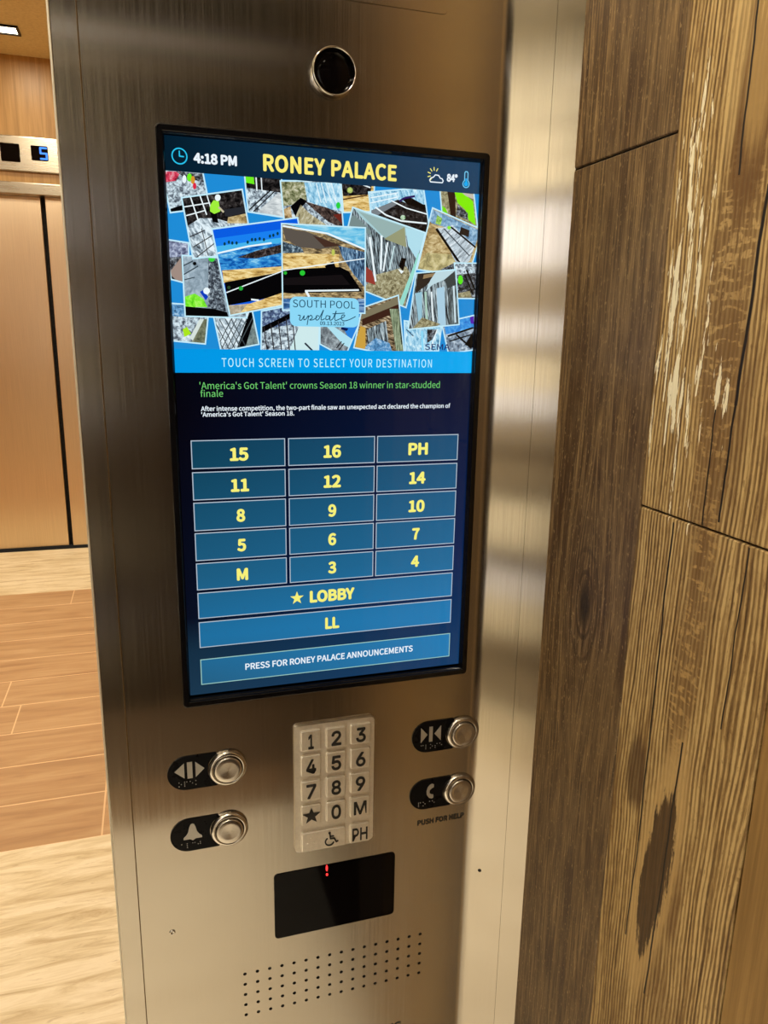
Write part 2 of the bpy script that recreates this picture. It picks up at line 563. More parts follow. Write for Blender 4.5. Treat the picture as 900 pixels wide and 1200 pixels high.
def stroke(bm, pts, w, y0, y1, mi=0, closed=False):
    """a line of width w with round joints, as a thin raised shape"""
    seq = list(zip(pts, pts[1:] + ([pts[0]] if closed else [])))
    if not closed:
        seq = seq[:len(pts) - 1]
    for k, ((ax, az), (bx, bz)) in enumerate(seq):
        dx, dz = bx - ax, bz - az; L = math.hypot(dx, dz)
        if L < 1e-9:
            continue
        nx, nz = -dz / L * w / 2, dx / L * w / 2
        e = 1e-6 * (k % 3)
        prism(bm, [(ax + nx, az + nz), (ax - nx, az - nz), (bx - nx, bz - nz), (bx + nx, bz + nz)], y0 - e, y1, mi)
    for k, (ax, az) in enumerate(pts):
        prism(bm, circ(ax, az, w / 2, 10), y0 - 4e-6, y1, mi)


FONTS = {}
for _k, _f in (('plain', 'Noto Sans CJK Regular.woff2'), ('inter', 'Inter.woff2')):      # faces that ship inside Blender
    try:
        import os
        FONTS[_k] = bpy.data.fonts.load(os.path.join(bpy.utils.system_resource('DATAFILES', path='fonts'), _f))
    except Exception:
        pass


def text_mesh(s, bold=0.0, space=1.0, face='plain'):
    cu = bpy.data.curves.new('lettering', 'FONT'); cu.body = s
    if face in FONTS:
        cu.font = FONTS[face]; cu.space_character = space
    cu.resolution_u = 6
    o = bpy.data.objects.new('lettering', cu); COL.objects.link(o)
    bpy.context.view_layer.update()
    me = bpy.data.meshes.new_from_object(o.evaluated_get(bpy.context.evaluated_depsgraph_get()))
    bpy.data.objects.remove(o); bpy.data.curves.remove(cu)
    return me


def lettering(name, s, x0, x1, z0, z1, y, m, parent, bold=.012, thick=0.0, keep=False, space=1.0, slope=0.0, face='plain'):
    """lettering spanning x0..x1, capitals from baseline z0 to z1"""
    me = text_mesh(s, bold, space, face)
    xs = [v.co.x for v in me.vertices]
    ref = text_mesh('H', bold, 1.0, face); hy = max(v.co.y for v in ref.vertices); bpy.data.meshes.remove(ref)
    mx, Mx = min(xs), max(xs)
    kz = (z1 - z0) / hy
    if keep:
        c = (x0 + x1) / 2; kx = kz * (keep if keep is not True else 1.0)
        x0, x1 = c - (Mx - mx) * kx / 2, c + (Mx - mx) * kx / 2
    kx = (x1 - x0) / (Mx - mx)
    bm = bmesh.new()
    cop = [(0, 0)] + ([(bold * math.cos(a), bold * math.sin(a)) for a in [2 * math.pi * i / 8 for i in range(8)]] if bold > .001 else [])
    for n_, (ox, oz) in enumerate(cop):
        k0 = len(bm.verts)
        bm.from_mesh(me); bm.verts.ensure_lookup_table()
        for v in bm.verts[k0:]:
            v.co.x += ox; v.co.y += oz; v.co.z = n_ * 1.0
    mx -= bold; Mx += bold
    kx = (x1 - x0) / (Mx - mx)
    bpy.data.meshes.remove(me)
    dep = 1.5e-6
    for v in bm.verts:
        yy = y - v.co.z * dep
        X = x0 + (v.co.x - mx) * kx
        v.co = Vector((X, yy, z0 + v.co.y * kz + slope * (X - x0)))
    for f in bm.faces:
        f.normal_update()
        if f.normal.y > 0:
            f.normal_flip()
    if thick:
        r = bmesh.ops.extrude_face_region(bm, geom=bm.faces[:])
        for v in [e for e in r['geom'] if isinstance(e, bmesh.types.BMVert)]:
            v.co.y -= thick
    me2 = bpy.data.meshes.new(name); bm.to_mesh(me2); bm.free(); me2.materials.append(m)
    o = bpy.data.objects.new(name, me2); COL.objects.link(o)
    if parent is not None:
        o.parent = parent
        r = parent
        off = Vector(parent.location)
        while r.parent is not None:
            r = r.parent; off += r.location if r.type == 'EMPTY' else Vector((0, 0, 0))
        o.matrix_parent_inverse = Matrix.Translation(-off) if parent.type == 'EMPTY' else Matrix.Identity(4)
    return o


def sub(name, bm, mats, part, smooth=False):
    """a sub-part under a part mesh (parts keep their vertices in world coordinates)"""
    o = obj(name, bm, mats, None, smooth); o.parent = part
    return o


# ================================================================= THE SETTING
# ---- floor of the hall: travertine, a wood plank inlay, travertine
bm = bmesh.new()
FL_Y0, FL_Y1, HALL_Y = 1.553, 4.084, 5.06
box(bm, (-4.0, .10, -.06), (2.2, FL_Y0, 0)); box(bm, (-4.0, FL_Y1, -.06), (2.2, HALL_Y, 0)); box(bm, (-4.0, FL_Y0, -.06), (2.2, FL_Y1, -.0006), 1)
random.seed(3)
pitch = (FL_Y1 - FL_Y0) / 10
for r in range(10):
    y0 = FL_Y0 + r * pitch
    x = {3: -.783 - 2.4, 9: -.695 - 2.4, 4: -.86 - 2.4}.get(r, -4.3 + random.random() * .35 - (.35 if r % 2 else 0))
    x = max(x, -4.0) if r not in (3, 4, 9) else x
    a = -4.0
    cuts = [a] + [c for c in (x + 1.2 * k for k in range(0, 7)) if -3.95 < c < 2.15] + [2.2]
    for c0, c1 in zip(cuts, cuts[1:]):
        box(bm, (c0 + .003, y0 + .004, -.0006), (c1 - .003, y0 + pitch - .004, .0), 2)
struct(obj('floor', bm, [M['travertine'], M['grout'], M['plank_floor']]), 'cream travertine floor with an inlaid band of brown wood planks', 'floor')

_t = NT('pale_cab_stone')
_v = _t.noise(_t.mapped((5, 9, 5)), 1.0, 6, .6, .8)
_t.set(Base_Color=_t.ramp(_v, [(.3, (206, 192, 164)), (.6, (230, 218, 192)), (.8, (238, 228, 206))]), Roughness=.5)
bm = bmesh.new(); box(bm, (-1.60, -1.60, -.06), (.29, .098, 0))
struct(obj('floor_cab', bm, _t.m), 'pale stone floor of the lift cab', 'floor')

# ---- far wall of the hall with its lift doors
X0, X1 = -4.0, 2.2
bm = bmesh.new()
DOOR_L, DOOR_R, DOOR_T = -2.0, -.58, 2.445
box(bm, (X0, HALL_Y, 0), (DOOR_L - .12, HALL_Y + .2, HALL_CEIL)); box(bm, (DOOR_R + .12, HALL_Y, 0), (X1, HALL_Y + .2, HALL_CEIL))
box(bm, (DOOR_L - .12, HALL_Y, DOOR_T + .08), (DOOR_R + .12, HALL_Y + .2, HALL_CEIL))
struct(obj('wall_back', bm, M['veneer']), 'honey coloured wood veneer wall across the hall, above the lift doors', 'wall')
bm = bmesh.new()
box(bm, (DOOR_L - .12, HALL_Y - .035, DOOR_T), (DOOR_R + .12, HALL_Y + .16, DOOR_T + .075), 0, .006)
box(bm, (DOOR_L - .12, HALL_Y - .035, 0), (DOOR_L, HALL_Y + .16, DOOR_T), 0, .004)
box(bm, (DOOR_R, HALL_Y - .035, 0), (DOOR_R + .12, HALL_Y + .16, DOOR_T), 0, .004)
struct(obj('trim_1', bm, M['hall_steel']), 'shiny steel door frame head below the floor indicator', 'door frame')
JOINT = -.815
bm = bmesh.new(); box(bm, (DOOR_L, HALL_Y + .055, .012), (JOINT - .002, HALL_Y + .10, DOOR_T), 0, .003)
struct(obj('door_1', bm, M['door_steel']), 'wide bronze steel lift door leaf at the left edge, across the hall', 'door')
bm = bmesh.new(); box(bm, (JOINT + .028, HALL_Y + .040, .012), (DOOR_R, HALL_Y + .09, DOOR_T), 0, .003)
struct(obj('door_2', bm, M['door_steel']), 'narrow bronze steel door leaf right of the dark joint, across the hall', 'door')
bm = bmesh.new(); box(bm, (DOOR_L, HALL_Y + .12, 0), (DOOR_R, HALL_Y + .16, DOOR_T))
struct(obj('trim_2', bm, M['dark']), 'dark lift shaft behind the joint of the hall doors', 'door frame')
# ---- hall ceiling and side walls
bm = bmesh.new()
DLX, DLY = -.868, 4.60
hs = .07
box(bm, (X0, .30, HALL_CEIL), (DLX - hs, HALL_Y, HALL_CEIL + .1)); box(bm, (DLX + hs, .30, HALL_CEIL), (X1, HALL_Y, HALL_CEIL + .1))
box(bm, (DLX - hs, .30, HALL_CEIL), (DLX + hs, DLY - hs, HALL_CEIL + .1)); box(bm, (DLX - hs, DLY + hs, HALL_CEIL), (DLX + hs, HALL_Y, HALL_CEIL + .1))
struct(obj('ceiling', bm, M['veneer_ceiling']), 'orange brown wood ceiling of the hall', 'ceiling')
bm = bmesh.new(); box(bm, (X0 - .1, .30, 0), (X0, HALL_Y, HALL_CEIL)); box(bm, (X1, .30, 0), (X1 + .1, HALL_Y, HALL_CEIL))
struct(obj('wall_left', bm, M['veneer']), 'end walls of the lift hall in wood veneer', 'wall')
bm = bmesh.new()
box(bm, (-.215, .14, 0), (X1, .30, HALL_CEIL)); box(bm, (X0, .14, 0), (-1.32, .30, HALL_CEIL)); box(bm, (-1.32, .14, 2.42), (-.215, .30, HALL_CEIL))
struct(obj('wall_front', bm, M['veneer']), 'hall side wall around the open lift doorway', 'wall')

# ---- cab: rear wall, left wall, ceiling
REAR_Y, LEFT_X = -1.55, -1.55
bm = bmesh.new()
box(bm, (-.62, REAR_Y - .05, .42), (WALL_X, REAR_Y, CAB_CEIL), 0); box(bm, (-.62, REAR_Y - .05, .16), (WALL_X, REAR_Y, .42), 5); box(bm, (-.62, REAR_Y - .05, 0), (WALL_X, REAR_Y, .16), 6)  # lowest two steps added to soften the floor edge mirrored in steel
reflect_bands = [(2.52, 2.265, 1), (2.265, 2.238, 4), (2.238, 2.163, 1), (2.163, 2.145, 4), (2.145, 2.062, 1), (2.062, 2.018, 3), (2.018, 1.813, 2), (1.813, 1.658, 4),
         (1.658, 1.581, 2), (1.581, 1.525, 4), (1.525, 1.411, 1), (1.411, 1.324, 2), (1.324, 1.221, 4), (1.221, 1.17, 3), (1.17, 1.086, 4), (1.086, 1.025, 3), (1.025, .844, 1), (.844, .767, 3),
         (.767, .661, 2), (.661, .512, 1), (.512, .462, 4), (.462, .411, 3), (.411, .291, 4), (.291, .221, 3), (.221, 0, 1)]
for z1, z0, mi in reflect_bands:  # added bands, spaced to show as light and dark in the strip
    box(bm, (LEFT_X, REAR_Y - .05, z0), (-.62, REAR_Y, z1), mi)
box(bm, (-.62, REAR_Y - .04, 2.335), (WALL_X, REAR_Y + .004, 2.355), 2); box(bm, (-.62, REAR_Y - .04, 2.268), (WALL_X, REAR_Y + .004, 2.283), 4)  # two added rails, mirrored as thin bright streaks high on the panel
struct(obj('wall_rear', bm, [M['cab_dark'], M['reflect_cream'], M['reflect_white'], M['reflect_taupe'], M['reflect_sand'], M['reflect_step_brown'], M['reflect_step_tan']]), 'rear cab wall with added pale bands for the steel to reflect, beside dark walnut', 'wall')
bm = bmesh.new(); box(bm, (LEFT_X - .05, REAR_Y - .05, 0), (LEFT_X, .06, CAB_CEIL))
struct(obj('wall_side', bm, M['cab_dark']), 'dark walnut cab wall opposite the rough plank wall', 'wall')
bm = bmesh.new()
box(bm, (LEFT_X - .05, REAR_Y - .05, CAB_CEIL), (WALL_X + .06, .14, CAB_CEIL + .05))
struct(obj('ceiling_cab', bm, M['cab_ceiling']), 'painted ceiling panel of the lift cab', 'ceiling')
bm = bmesh.new(); box(bm, (-1.32, -.005, 2.30), (-.242, .06, CAB_CEIL))
struct(obj('trim_3', bm, M['steel_trim']), 'steel transom over the open cab doorway', 'door frame')

# ---- right wall: rough wood-look planks
JY = W(793, 153).y                      # joint between the dark column and the pale one
JY2 = W(870, 1010).y                    # next joint
JZD = W(720, 181).z                     # end joint in the dark column
JZL = W(828, 620).z                     # end joint in the pale column
bm = bmesh.new()
g = .0009
d = .0015
box(bm, (WALL_X + .004, REAR_Y, 0), (WALL_X + .05, .05, CAB_CEIL), 3)


def plank(y0, y1, z0, z1, mi, dx=0.0):
    box(bm, (WALL_X + dx, y0 + g, z0 + g), (WALL_X + .012, y1 - g, z1 - g), mi, .0010, 1)


plank(JY, .03, .02, JZD, 0, .0012); plank(JY, .03, JZD, CAB_CEIL, 0, .0012)
plank(JY2, JY - .0004, .02, JZL, 1); plank(JY2, JY - .0004, JZL, CAB_CEIL, 1)
for k in range(7):
    ya, yb = JY2 - .18 * (k + 1), JY2 - .18 * k
    zj = (1.0, 1.9, .7, 1.5, 1.1, 2.0, .9)[k]
    if ya < REAR_Y:
        ya = REAR_Y
    if yb - ya < .02:
        continue
    mi = 2 if k == 0 else (0 if k < 2 else 4)  # unseen planks turned dark so the steel mirrors a darker wall
    plank(ya, yb, .02, zj, mi); plank(ya, yb, zj, CAB_CEIL, mi)
struct(obj('wall_right', bm, [M['plank_dark'], M['plank_light'], M['plank_plain'], M['dark'], M['cab_dark']]), 'rough wood plank wall at right of the steel panel, with cracks and flaked paint', 'wall')

# ================================================================= THE STEEL CONTROL PANEL
panel = thing('control_panel', 'tall brushed steel car operating panel beside the plank wall', 'control panel', (0.0, STEEL_Y, 0.02))
PT, PB = CAB_CEIL - .004, 0.02
LEFT_EDGE, SEAM_L = -.2352, -.2135
TH = .0022
# outline of the faceplate in plan: flat, fold added near the wall to mirror a bright strip
s_seam = (S(650, 0) + S(585, 1150)) / 2
s_len = ((s_seam.x - FOLD_X) / math.cos(FOLD_A))
R_F = .026
tl = R_F * math.tan(FOLD_A / 2)
prof = [(SEAM_L + .00015, STEEL_Y)]
HX0, HX1 = P(281, 1139).x, P(499, 1096).x          # opening for the speaker holes
HZ0, HZ1 = P(390, 1168).z, P(385, 1113).z
prof += [(HX0, STEEL_Y), (HX1, STEEL_Y), (FOLD_X - tl, STEEL_Y)]
for i in range(1, 15):
    a = FOLD_A * i / 14
    prof.append((FOLD_X - tl + R_F * math.sin(a), STEEL_Y - R_F * (1 - math.cos(a))))
prof.append((FOLD_X + (s_len - .00015) * math.cos(FOLD_A), STEEL_Y - (s_len - .00015) * math.sin(FOLD_A)))


def sheet(prof, zs, skip=None):
    bm = bmesh.new()
    g = [[bm.verts.new((x, y, z)) for x, y in prof] for z in zs]
    for j in range(len(zs) - 1):
        for i in range(len(prof) - 1):
            if skip and skip(i, j):
                continue
            bm.faces.new((g[j][i], g[j][i + 1], g[j + 1][i + 1], g[j + 1][i]))
    for f in bm.faces:
        f.normal_update()
    r = bmesh.ops.extrude_face_region(bm, geom=bm.faces[:])
    for v in [e for e in r['geom'] if isinstance(e, bmesh.types.BMVert)]:
        v.co.y += TH
    return bm


bm = sheet(prof, [PB, HZ0, HZ1, PT], lambda i, j: i == 1 and j == 1)
obj('faceplate', bm, M['steel'], panel)
# edge strips either side of the swinging faceplate
bm = bmesh.new()
box(bm, (LEFT_EDGE, STEEL_Y, PB), (SEAM_L - .00015, STEEL_Y + .018, PT), 0, .0008, 2)
obj('trim_strip', bm, M['steel_trim'], panel)
bm = bmesh.new()
box(bm, (LEFT_EDGE - .0022, STEEL_Y + .004, PB), (LEFT_EDGE - .0002, STEEL_Y + .10, PT), 0, .0006, 1)
obj('edge_angle', bm, M['trim_edge'], panel)
s_end = (WALL_X + .002 - FOLD_X) / math.cos(FOLD_A)
bm = sheet([(FOLD_X + s * math.cos(FOLD_A), STEEL_Y - s * math.sin(FOLD_A)) for s in (s_len + .00015, s_end)], [PB, PT])
obj('trim_strip', bm, M['steel_trim'], panel)

# speaker holes: a square of plate round each hole, and the hole's wall
bm = bmesh.new()
NX, NZ = 16, 5
ha, hb = P(287, 1140), P(492.5, 1096); hc, hd = P(288.5, 1188), P(490.5, 1141)
xs = [(ha.x + hc.x) / 2 + ((hb.x + hd.x) / 2 - (ha.x + hc.x) / 2) * i / 15 for i in range(16)]
zt, zb = (ha.z + hb.z) / 2, (hc.z + hd.z) / 2
zs = [zb + (zt - zb) * j / 4 for j in range(5)]
ex = [HX0] + [(a + b) / 2 for a, b in zip(xs, xs[1:])] + [HX1]
ez = [HZ0] + [(a + b) / 2 for a, b in zip(zs, zs[1:])] + [HZ1]
HR = .0021
for i, cx in enumerate(xs):
    for j, cz in enumerate(zs):
        x0, x1, z0, z1 = ex[i], ex[i + 1], ez[j], ez[j + 1]
        n = 16
        ring, outer, back = [], [], []
        for k in range(n):
            a = 2 * math.pi * k / n
            c, s = math.cos(a), math.sin(a)
            ring.append(bm.verts.new((cx + HR * c, STEEL_Y, cz + HR * s)))
            back.append(bm.verts.new((cx + HR * c, STEEL_Y + .0024, cz + HR * s)))
            tx = ((x1 - cx) / c) if c > 1e-6 else ((x0 - cx) / c if c < -1e-6 else 1e9)
            tz = ((z1 - cz) / s) if s > 1e-6 else ((z0 - cz) / s if s < -1e-6 else 1e9)
            t_ = min(tx, tz)
            outer.append((cx + t_ * c, cz + t_ * s, tx < tz))
        ov = [bm.verts.new((p[0], STEEL_Y, p[1])) for p in outer]
        for k in range(n):
            l = (k + 1) % n
            if outer[k][2] != outer[l][2]:
                cc = bm.verts.new((x1 if math.cos(2 * math.pi * (k + .5) / n) > 0 else x0, STEEL_Y, z1 if math.sin(2 * math.pi * (k + .5) / n) > 0 else z0))
                bm.faces.new((ring[k], ov[k], cc, ov[l], ring[l]))
            else:
                bm.faces.new((ring[k], ov[k], ov[l], ring[l]))
            bm.faces.new((ring[l], back[l], back[k], ring[k])).material_index = 1
box(bm, (HX0, STEEL_Y + .0030, HZ0), (HX1, STEEL_Y + .0045, HZ1), 2)
obj('speaker_grille', bm, [M['steel'], M['satin'], M['dark']], panel)

# thin cover plate at the top edge of the picture
pa, pb = P(390, 0), P(524, 18)
bm = bmesh.new()
zc = (P(450, 8).z + pb.z) / 2
xl, xr = -.16, pb.x
pts = rrect(xl, xr, P(523, 17.5).z, PT - .03, .004)
prism(bm, pts, STEEL_Y - .0009, STEEL_Y + .001, 0, .0003)
obj('cover_plate', bm, M['cover_steel'], panel)
# a screw, a tiny hole
c = P(202, 1092.5)
bm = bmesh.new()
lathe(bm, (c.x, c.z), [(.0032, STEEL_Y), (.0032, STEEL_Y - .0006), (.0026, STEEL_Y - .0011), (.0014, STEEL_Y - .0012), (.0012, STEEL_Y - .0003), (0, STEEL_Y - .0002)], 20)
obj('screw', bm, M['satin'], panel, True)
c = S(562, 1020)
bm = bmesh.new()
ob = bm.verts.new
ctr = Vector((c.x, c.y, c.z)) + STRIP_N * .0002
vs = [bm.verts.new(ctr + STRIP_T * (.0022 * math.cos(a)) + Vector((0, 0, .0022 * math.sin(a)))) for a in [2 * math.pi * i / 16 for i in range(16)]]
bm.faces.new(vs)
obj('screw_hole', bm, M['dark'], panel)
# engraved words
a, b = P(489, 966.5), P(543.5, 957)
hgt = P(500, 960).z - P(500, 967).z
zz = (P(489, 966).z + P(543, 958.5).z) / 2
lettering('engraved_text', 'PUSH FOR HELP', a.x, b.x, zz - .0002, zz + .0062, STEEL_Y - .0002, M['ink'], panel, .02)
a, b = P(390, 1212), P(470, 1201)
zz = P(470, 1203).z
lettering('engraved_text', 'NO SMOKING', a.x, b.x, zz - .0005, zz + .0085, STEEL_Y - .0002, M['ink'], panel, .02)

# ================================================================= TOUCHSCREEN
ts = thing('touchscreen', 'large portrait touchscreen in a black bezel showing floor buttons and a photo collage', 'touchscreen', (0, STEEL_Y, 1.2265))
HW, HH = .1495, .2658
OX, OZ0, OZ1 = .1570, 1.5 - .2765, 1.5 + .2740
bm = bmesh.new()
secs = [(0, STEEL_Y + .0015), (0, -.0052), (.0004, -.0064), (.0013, -.0070), (.0056, -.0070), (.0063, -.0062), (.0066, -.0040), (.0074, -.0028), (.0078, .0000)]
rings = []
for off, y in secs:
    r = max(.0005, .0042 - off)
    rings.append([bm.verts.new((x, y, z)) for x, z in rrect(-OX + off, OX + off * -1, OZ0 + off, OZ1 - off, r, 5)])
for ra, rb in zip(rings, rings[1:]):
    n = len(ra)
    for i in range(n):
        bm.faces.new((ra[i], ra[(i + 1) % n], rb[(i + 1) % n], rb[i]))
obj('bezel', bm, M['black_gloss'], ts)

BG = glow('screen_background', [(0, (26, 54, 76)), (.09, (20, 46, 66)), (.16, (6, 12, 30)), (.55, (3, 3, 12)), (.64, (3, 4, 14)), (.70, (2, 22, 38)), (1, (2, 28, 44))],
          right=[(0, (18, 58, 100)), (.25, (8, 34, 78)), (.55, (8, 22, 54)), (.64, (6, 18, 46)), (.90, (30, 62, 90)), (1, (26, 66, 100))])  # display glow, with the floor's reflection painted into the lower tones
BTN = glow('screen_button', [(0, (38, 92, 124)), (.12, (30, 110, 158)), (.24, (28, 92, 128)), (.45, (14, 66, 90)), (.62, (8, 44, 62))],
           right=[(0, (38, 124, 180)), (.12, (36, 122, 178)), (.24, (34, 106, 152)), (.45, (30, 84, 122)), (.62, (24, 70, 108))])  # button colour with reflected light painted into its gradient
LINE = em((176, 190, 205)); LINE2 = em((150, 196, 190)); YEL = em((246, 240, 120)); YEL2 = em((250, 236, 120)); WHT = em((232, 242, 250)); CYAN = em((40, 190, 235))
TEAL = em((4, 132, 206)); BANNER = glow('screen_banner', [(.55, (0, 150, 228)), (.62, (0, 150, 228))], right=[(.55, (0, 168, 240)), (.62, (0, 168, 240))])

bm = bmesh.new(); box(bm, (-HW, 0, 1.5 - HH), (HW, .004, 1.5 + HH))
disp = obj('display_panel', bm, BG, ts)

# --- header
zc0 = (P(193, 201, 0).z + P(562, 226.7, 0).z) / 2
zb0 = (P(203.3, 409.5, 0).z + P(553, 411.5, 0).z) / 2
zb1 = (P(205.5, 435.7, 0).z + P(551, 438, 0).z) / 2
bm = bmesh.new()
c = P(210.3, 183, 0)
stroke(bm, circ(c.x, c.z, .0063, 28), .0011, -.0004, -.0002, 0, True)
stroke(bm, [(c.x, c.z + .0040), (c.x, c.z), (c.x + .0034, c.z - .0002)], .0011, -.0004, -.0002)
obj('clock_icon', bm, CYAN, ts)


def screen_text(name, s, l, r, base_l, base_r, cap, m, parent=ts, bold=.012, y=-.0003, space=1.0):
    a, b = P(l, base_l, y), P(r, base_r, y); z = (a.z + b.z) / 2
    h = P((l + r) / 2, (base_l + base_r) / 2 - cap, y).z - P((l + r) / 2, (base_l + base_r) / 2, y).z
    return lettering(name, s, a.x, b.x, z, z + h, y, m, parent, bold, space=space)


screen_text('clock_text', '4:18 PM', 226.8, 277.8, 190, 194.3, 10.6, WHT, bold=.02)
screen_text('title_text', 'RONEY PALACE', 308.5, 464.8, 200, 211, 17.5, YEL2, bold=.016, space=1.04)
screen_text('temperature_text', '84°', 523.5, 536, 212, 213.3, 8, WHT, bold=.02)
bm = bmesh.new()
c = P(511, 209, 0)
cl = [(-.0060, -.0026), (.0068, -.0026), (.0078, -.0010), (.0066, .0010), (.0044, .0014), (.0026, .0038), (-.0010, .0040), (-.0030, .0018), (-.0056, .0010), (-.0070, -.0010)]
stroke(bm, [(c.x + x * .95, c.z + z - .001) for x, z in cl], .0010, -.0004, -.0002, 0, True)
for k in range(6):
    a = math.radians(60 + k * 34)
    stroke(bm, [(c.x - .002 + .0042 * math.cos(a), c.z + .0028 + .0042 * math.sin(a)), (c.x - .002 + .0068 * math.cos(a), c.z + .0028 + .0068 * math.sin(a))], .0008, -.0004, -.0002, 1)
obj('weather_icon', bm, [WHT, YEL], ts)
bm = bmesh.new()
c = P(546.2, 210.5, 0)
th = [(.0017, .0060), (.0017, -.0010)] + [(.0034 * math.sin(a), -.0040 + .0034 * math.cos(a)) for a in [math.radians(35 + 290 * i / 14) for i in range(15)]] + [(-.0017, -.0010), (-.0017, .0060), (-.0009, .0072), (.0009, .0072)]
stroke(bm, [(c.x + x, c.z + z) for x, z in th], .0008, -.0004, -.0002, 0, True)
prism(bm, circ(c.x, c.z - .0040, .0022, 16), -.00045, -.0002, 1)
prism(bm, [(c.x - .0008, c.z - .003), (c.x + .0008, c.z - .003), (c.x + .0008, c.z + .001), (c.x - .0008, c.z + .001)], -.00045, -.0002, 1)
obj('thermometer_icon', bm, [em((120, 205, 245)), em((20, 170, 240))], ts)

# --- photo collage
bm = bmesh.new()
CLIP = [(-HW + .0002, zb0), (HW - .0002, zb0), (HW - .0002, zc0), (-HW + .0002, zc0)]
poly(bm, [(x, -.0002, z) for x, z in CLIP])
collage = obj('collage_background', bm, em((30, 140, 214)), ts)


def clip(pts):
    for axis, lim, sgn in ((0, CLIP[0][0], 1), (0, CLIP[1][0], -1), (1, zb0, 1), (1, zc0, -1)):
        out = []
        for i in range(len(pts)):
            a, b = pts[i], pts[(i + 1) % len(pts)]
            ia, ib = (a[axis] - lim) * sgn >= 0, (b[axis] - lim) * sgn >= 0
            if ia:
                out.append(a)
            if ia != ib:
                t = (lim - a[axis]) / (b[axis] - a[axis])
                out.append((a[0] + (b[0] - a[0]) * t, a[1] + (b[1] - a[1]) * t))
        pts = out
        if not pts:
            return []
    return pts


def clip_convex(pts, quad):
    """keep what lies inside a convex outline"""
    n = len(quad)
    area = sum(quad[i][0] * quad[(i + 1) % n][1] - quad[(i + 1) % n][0] * quad[i][1] for i in range(n))
    q = quad if area > 0 else quad[::-1]
    for k in range(n):
        (ax, az), (bx, bz) = q[k], q[(k + 1) % n]
        side = lambda p: (bx - ax) * (p[1] - az) - (bz - az) * (p[0] - ax)
        out = []
        for i in range(len(pts)):
            a, b = pts[i], pts[(i + 1) % len(pts)]
            sa, sb = side(a), side(b)
            if sa >= 0:
                out.append(a)
            if (sa >= 0) != (sb >= 0):
                t = sa / (sa - sb)
                out.append((a[0] + (b[0] - a[0]) * t, a[1] + (b[1] - a[1]) * t))
        pts = out
        if not pts:
            return []
    return pts


BORDER = em((196, 236, 250))
LAYER = [0]


def xz(px, py):
    p = P(px, py, 0); return (p.x, p.z)


def photo(quad, base, items, label):
    LAYER[0] += 1
    y = -.0002 - LAYER[0] * 7e-5
    bm = bmesh.new(); mats = [BORDER, base]
    q = [xz(*p) for p in quad]
    poly(bm, [(x, y, z) for x, z in clip(q)])
    # inner picture: the outline moved in by the width of the white border
    n = len(q); bw = .0013
    area = sum(q[i][0] * q[(i + 1) % n][1] - q[(i + 1) % n][0] * q[i][1] for i in range(n))
    sg = 1 if area > 0 else -1
    inner = []
    for i in range(n):
        a, b, c = Vector(q[i - 1]), Vector(q[i]), Vector(q[(i + 1) % n])
        d0, d1 = (b - a).normalized(), (c - b).normalized()
        n0, n1 = Vector((-d0.y, d0.x)) * sg, Vector((-d1.y, d1.x)) * sg
        k = (n0 + n1); k = k / max(.3, k.dot(n0))
        inner.append(tuple(b + k * bw))
    ic = clip(inner)
    if ic:
        poly(bm, [(x, y - 8e-6, z) for x, z in ic], 1)
    for k, it in enumerate(items):
        pts, m = it[0], it[1]
        if m not in mats:
            mats.append(m)
        mi = mats.index(m)
        if len(it) > 2:                                   # a line of that width in pixels
            wd = it[2] * .00095
            for (a, b) in zip(pts, pts[1:]):
                (ax, az), (bx, bz) = xz(*a), xz(*b)
                L = math.hypot(bx - ax, bz - az) or 1
                nx, nz = -(bz - az) / L * wd / 2, (bx - ax) / L * wd / 2
                p = [(ax + nx, az + nz), (ax - nx, az - nz), (bx - nx, bz - nz), (bx + nx, bz + nz)]
                p = clip_convex(clip(p), inner)
                if len(p) > 2:
                    poly(bm, [(x, y - 1.2e-5 - k * 1.2e-6, z) for x, z in p], mi)
            continue
        p = [xz(*c) for c in pts]
        # triangulated fan is not safe for hollow outlines: clip against the convex inner frame
        p = clip_convex(clip(p), inner)
        if len(p) > 2:
            poly(bm, [(x, y - 1.2e-5 - k * 1.2e-6, z) for x, z in p], mi)
    o = obj('collage_photo', bm, mats, None); o.parent = collage
    o['label'] = label
    return o


def dot(cx, cy, r, n=10, ry=None):
    return [(cx + r * math.cos(2 * math.pi * i / n), cy + (ry or r) * math.sin(2 * math.pi * i / n)) for i in range(n)]


RUB = tex([(20, 24, 30), (110, 122, 134), (206, 226, 236), (240, 250, 252)], 260)
RUBD = tex([(8, 8, 10), (30, 30, 34), (96, 100, 106), (190, 204, 214)], 300)
GRID = tex([(30, 36, 44), (150, 168, 180), (226, 242, 250), (236, 250, 255)], 220, (1, .5), .6, 4, .8)
DARK = tex([(2, 2, 3), (14, 13, 14), (44, 40, 40), (96, 92, 90)], 240)
SAND = tex([(120, 84, 40), (206, 168, 92), (240, 214, 146), (250, 236, 190)], 200, (.5, 2))
SAND2 = tex([(96, 78, 48), (164, 138, 88), (206, 186, 136), (226, 214, 176)], 220, (.6, 1))
WATER = tex([(4, 40, 100), (16, 96, 182), (60, 156, 222), (150, 214, 242)], 190, (.6, 1.6))
STEELB = tex([(6, 14, 26), (40, 64, 96), (110, 150, 184), (200, 228, 242)], 300, (3, .5), .1)
SLATS = tex([(10, 12, 16), (40, 46, 52), (150, 170, 178), (230, 244, 248)], 330, (3.4, .25), .18, 3, .2)
TENT = tex([(150, 186, 190), (176, 208, 210), (196, 226, 228)], 60)
GRAVEL = tex([(70, 64, 44), (128, 120, 88), (170, 164, 128), (206, 206, 178)], 330)
PALEB = tex([(60, 120, 160), (130, 190, 222), (186, 228, 246), (232, 250, 255)], 240, (1.6, .7), .3)
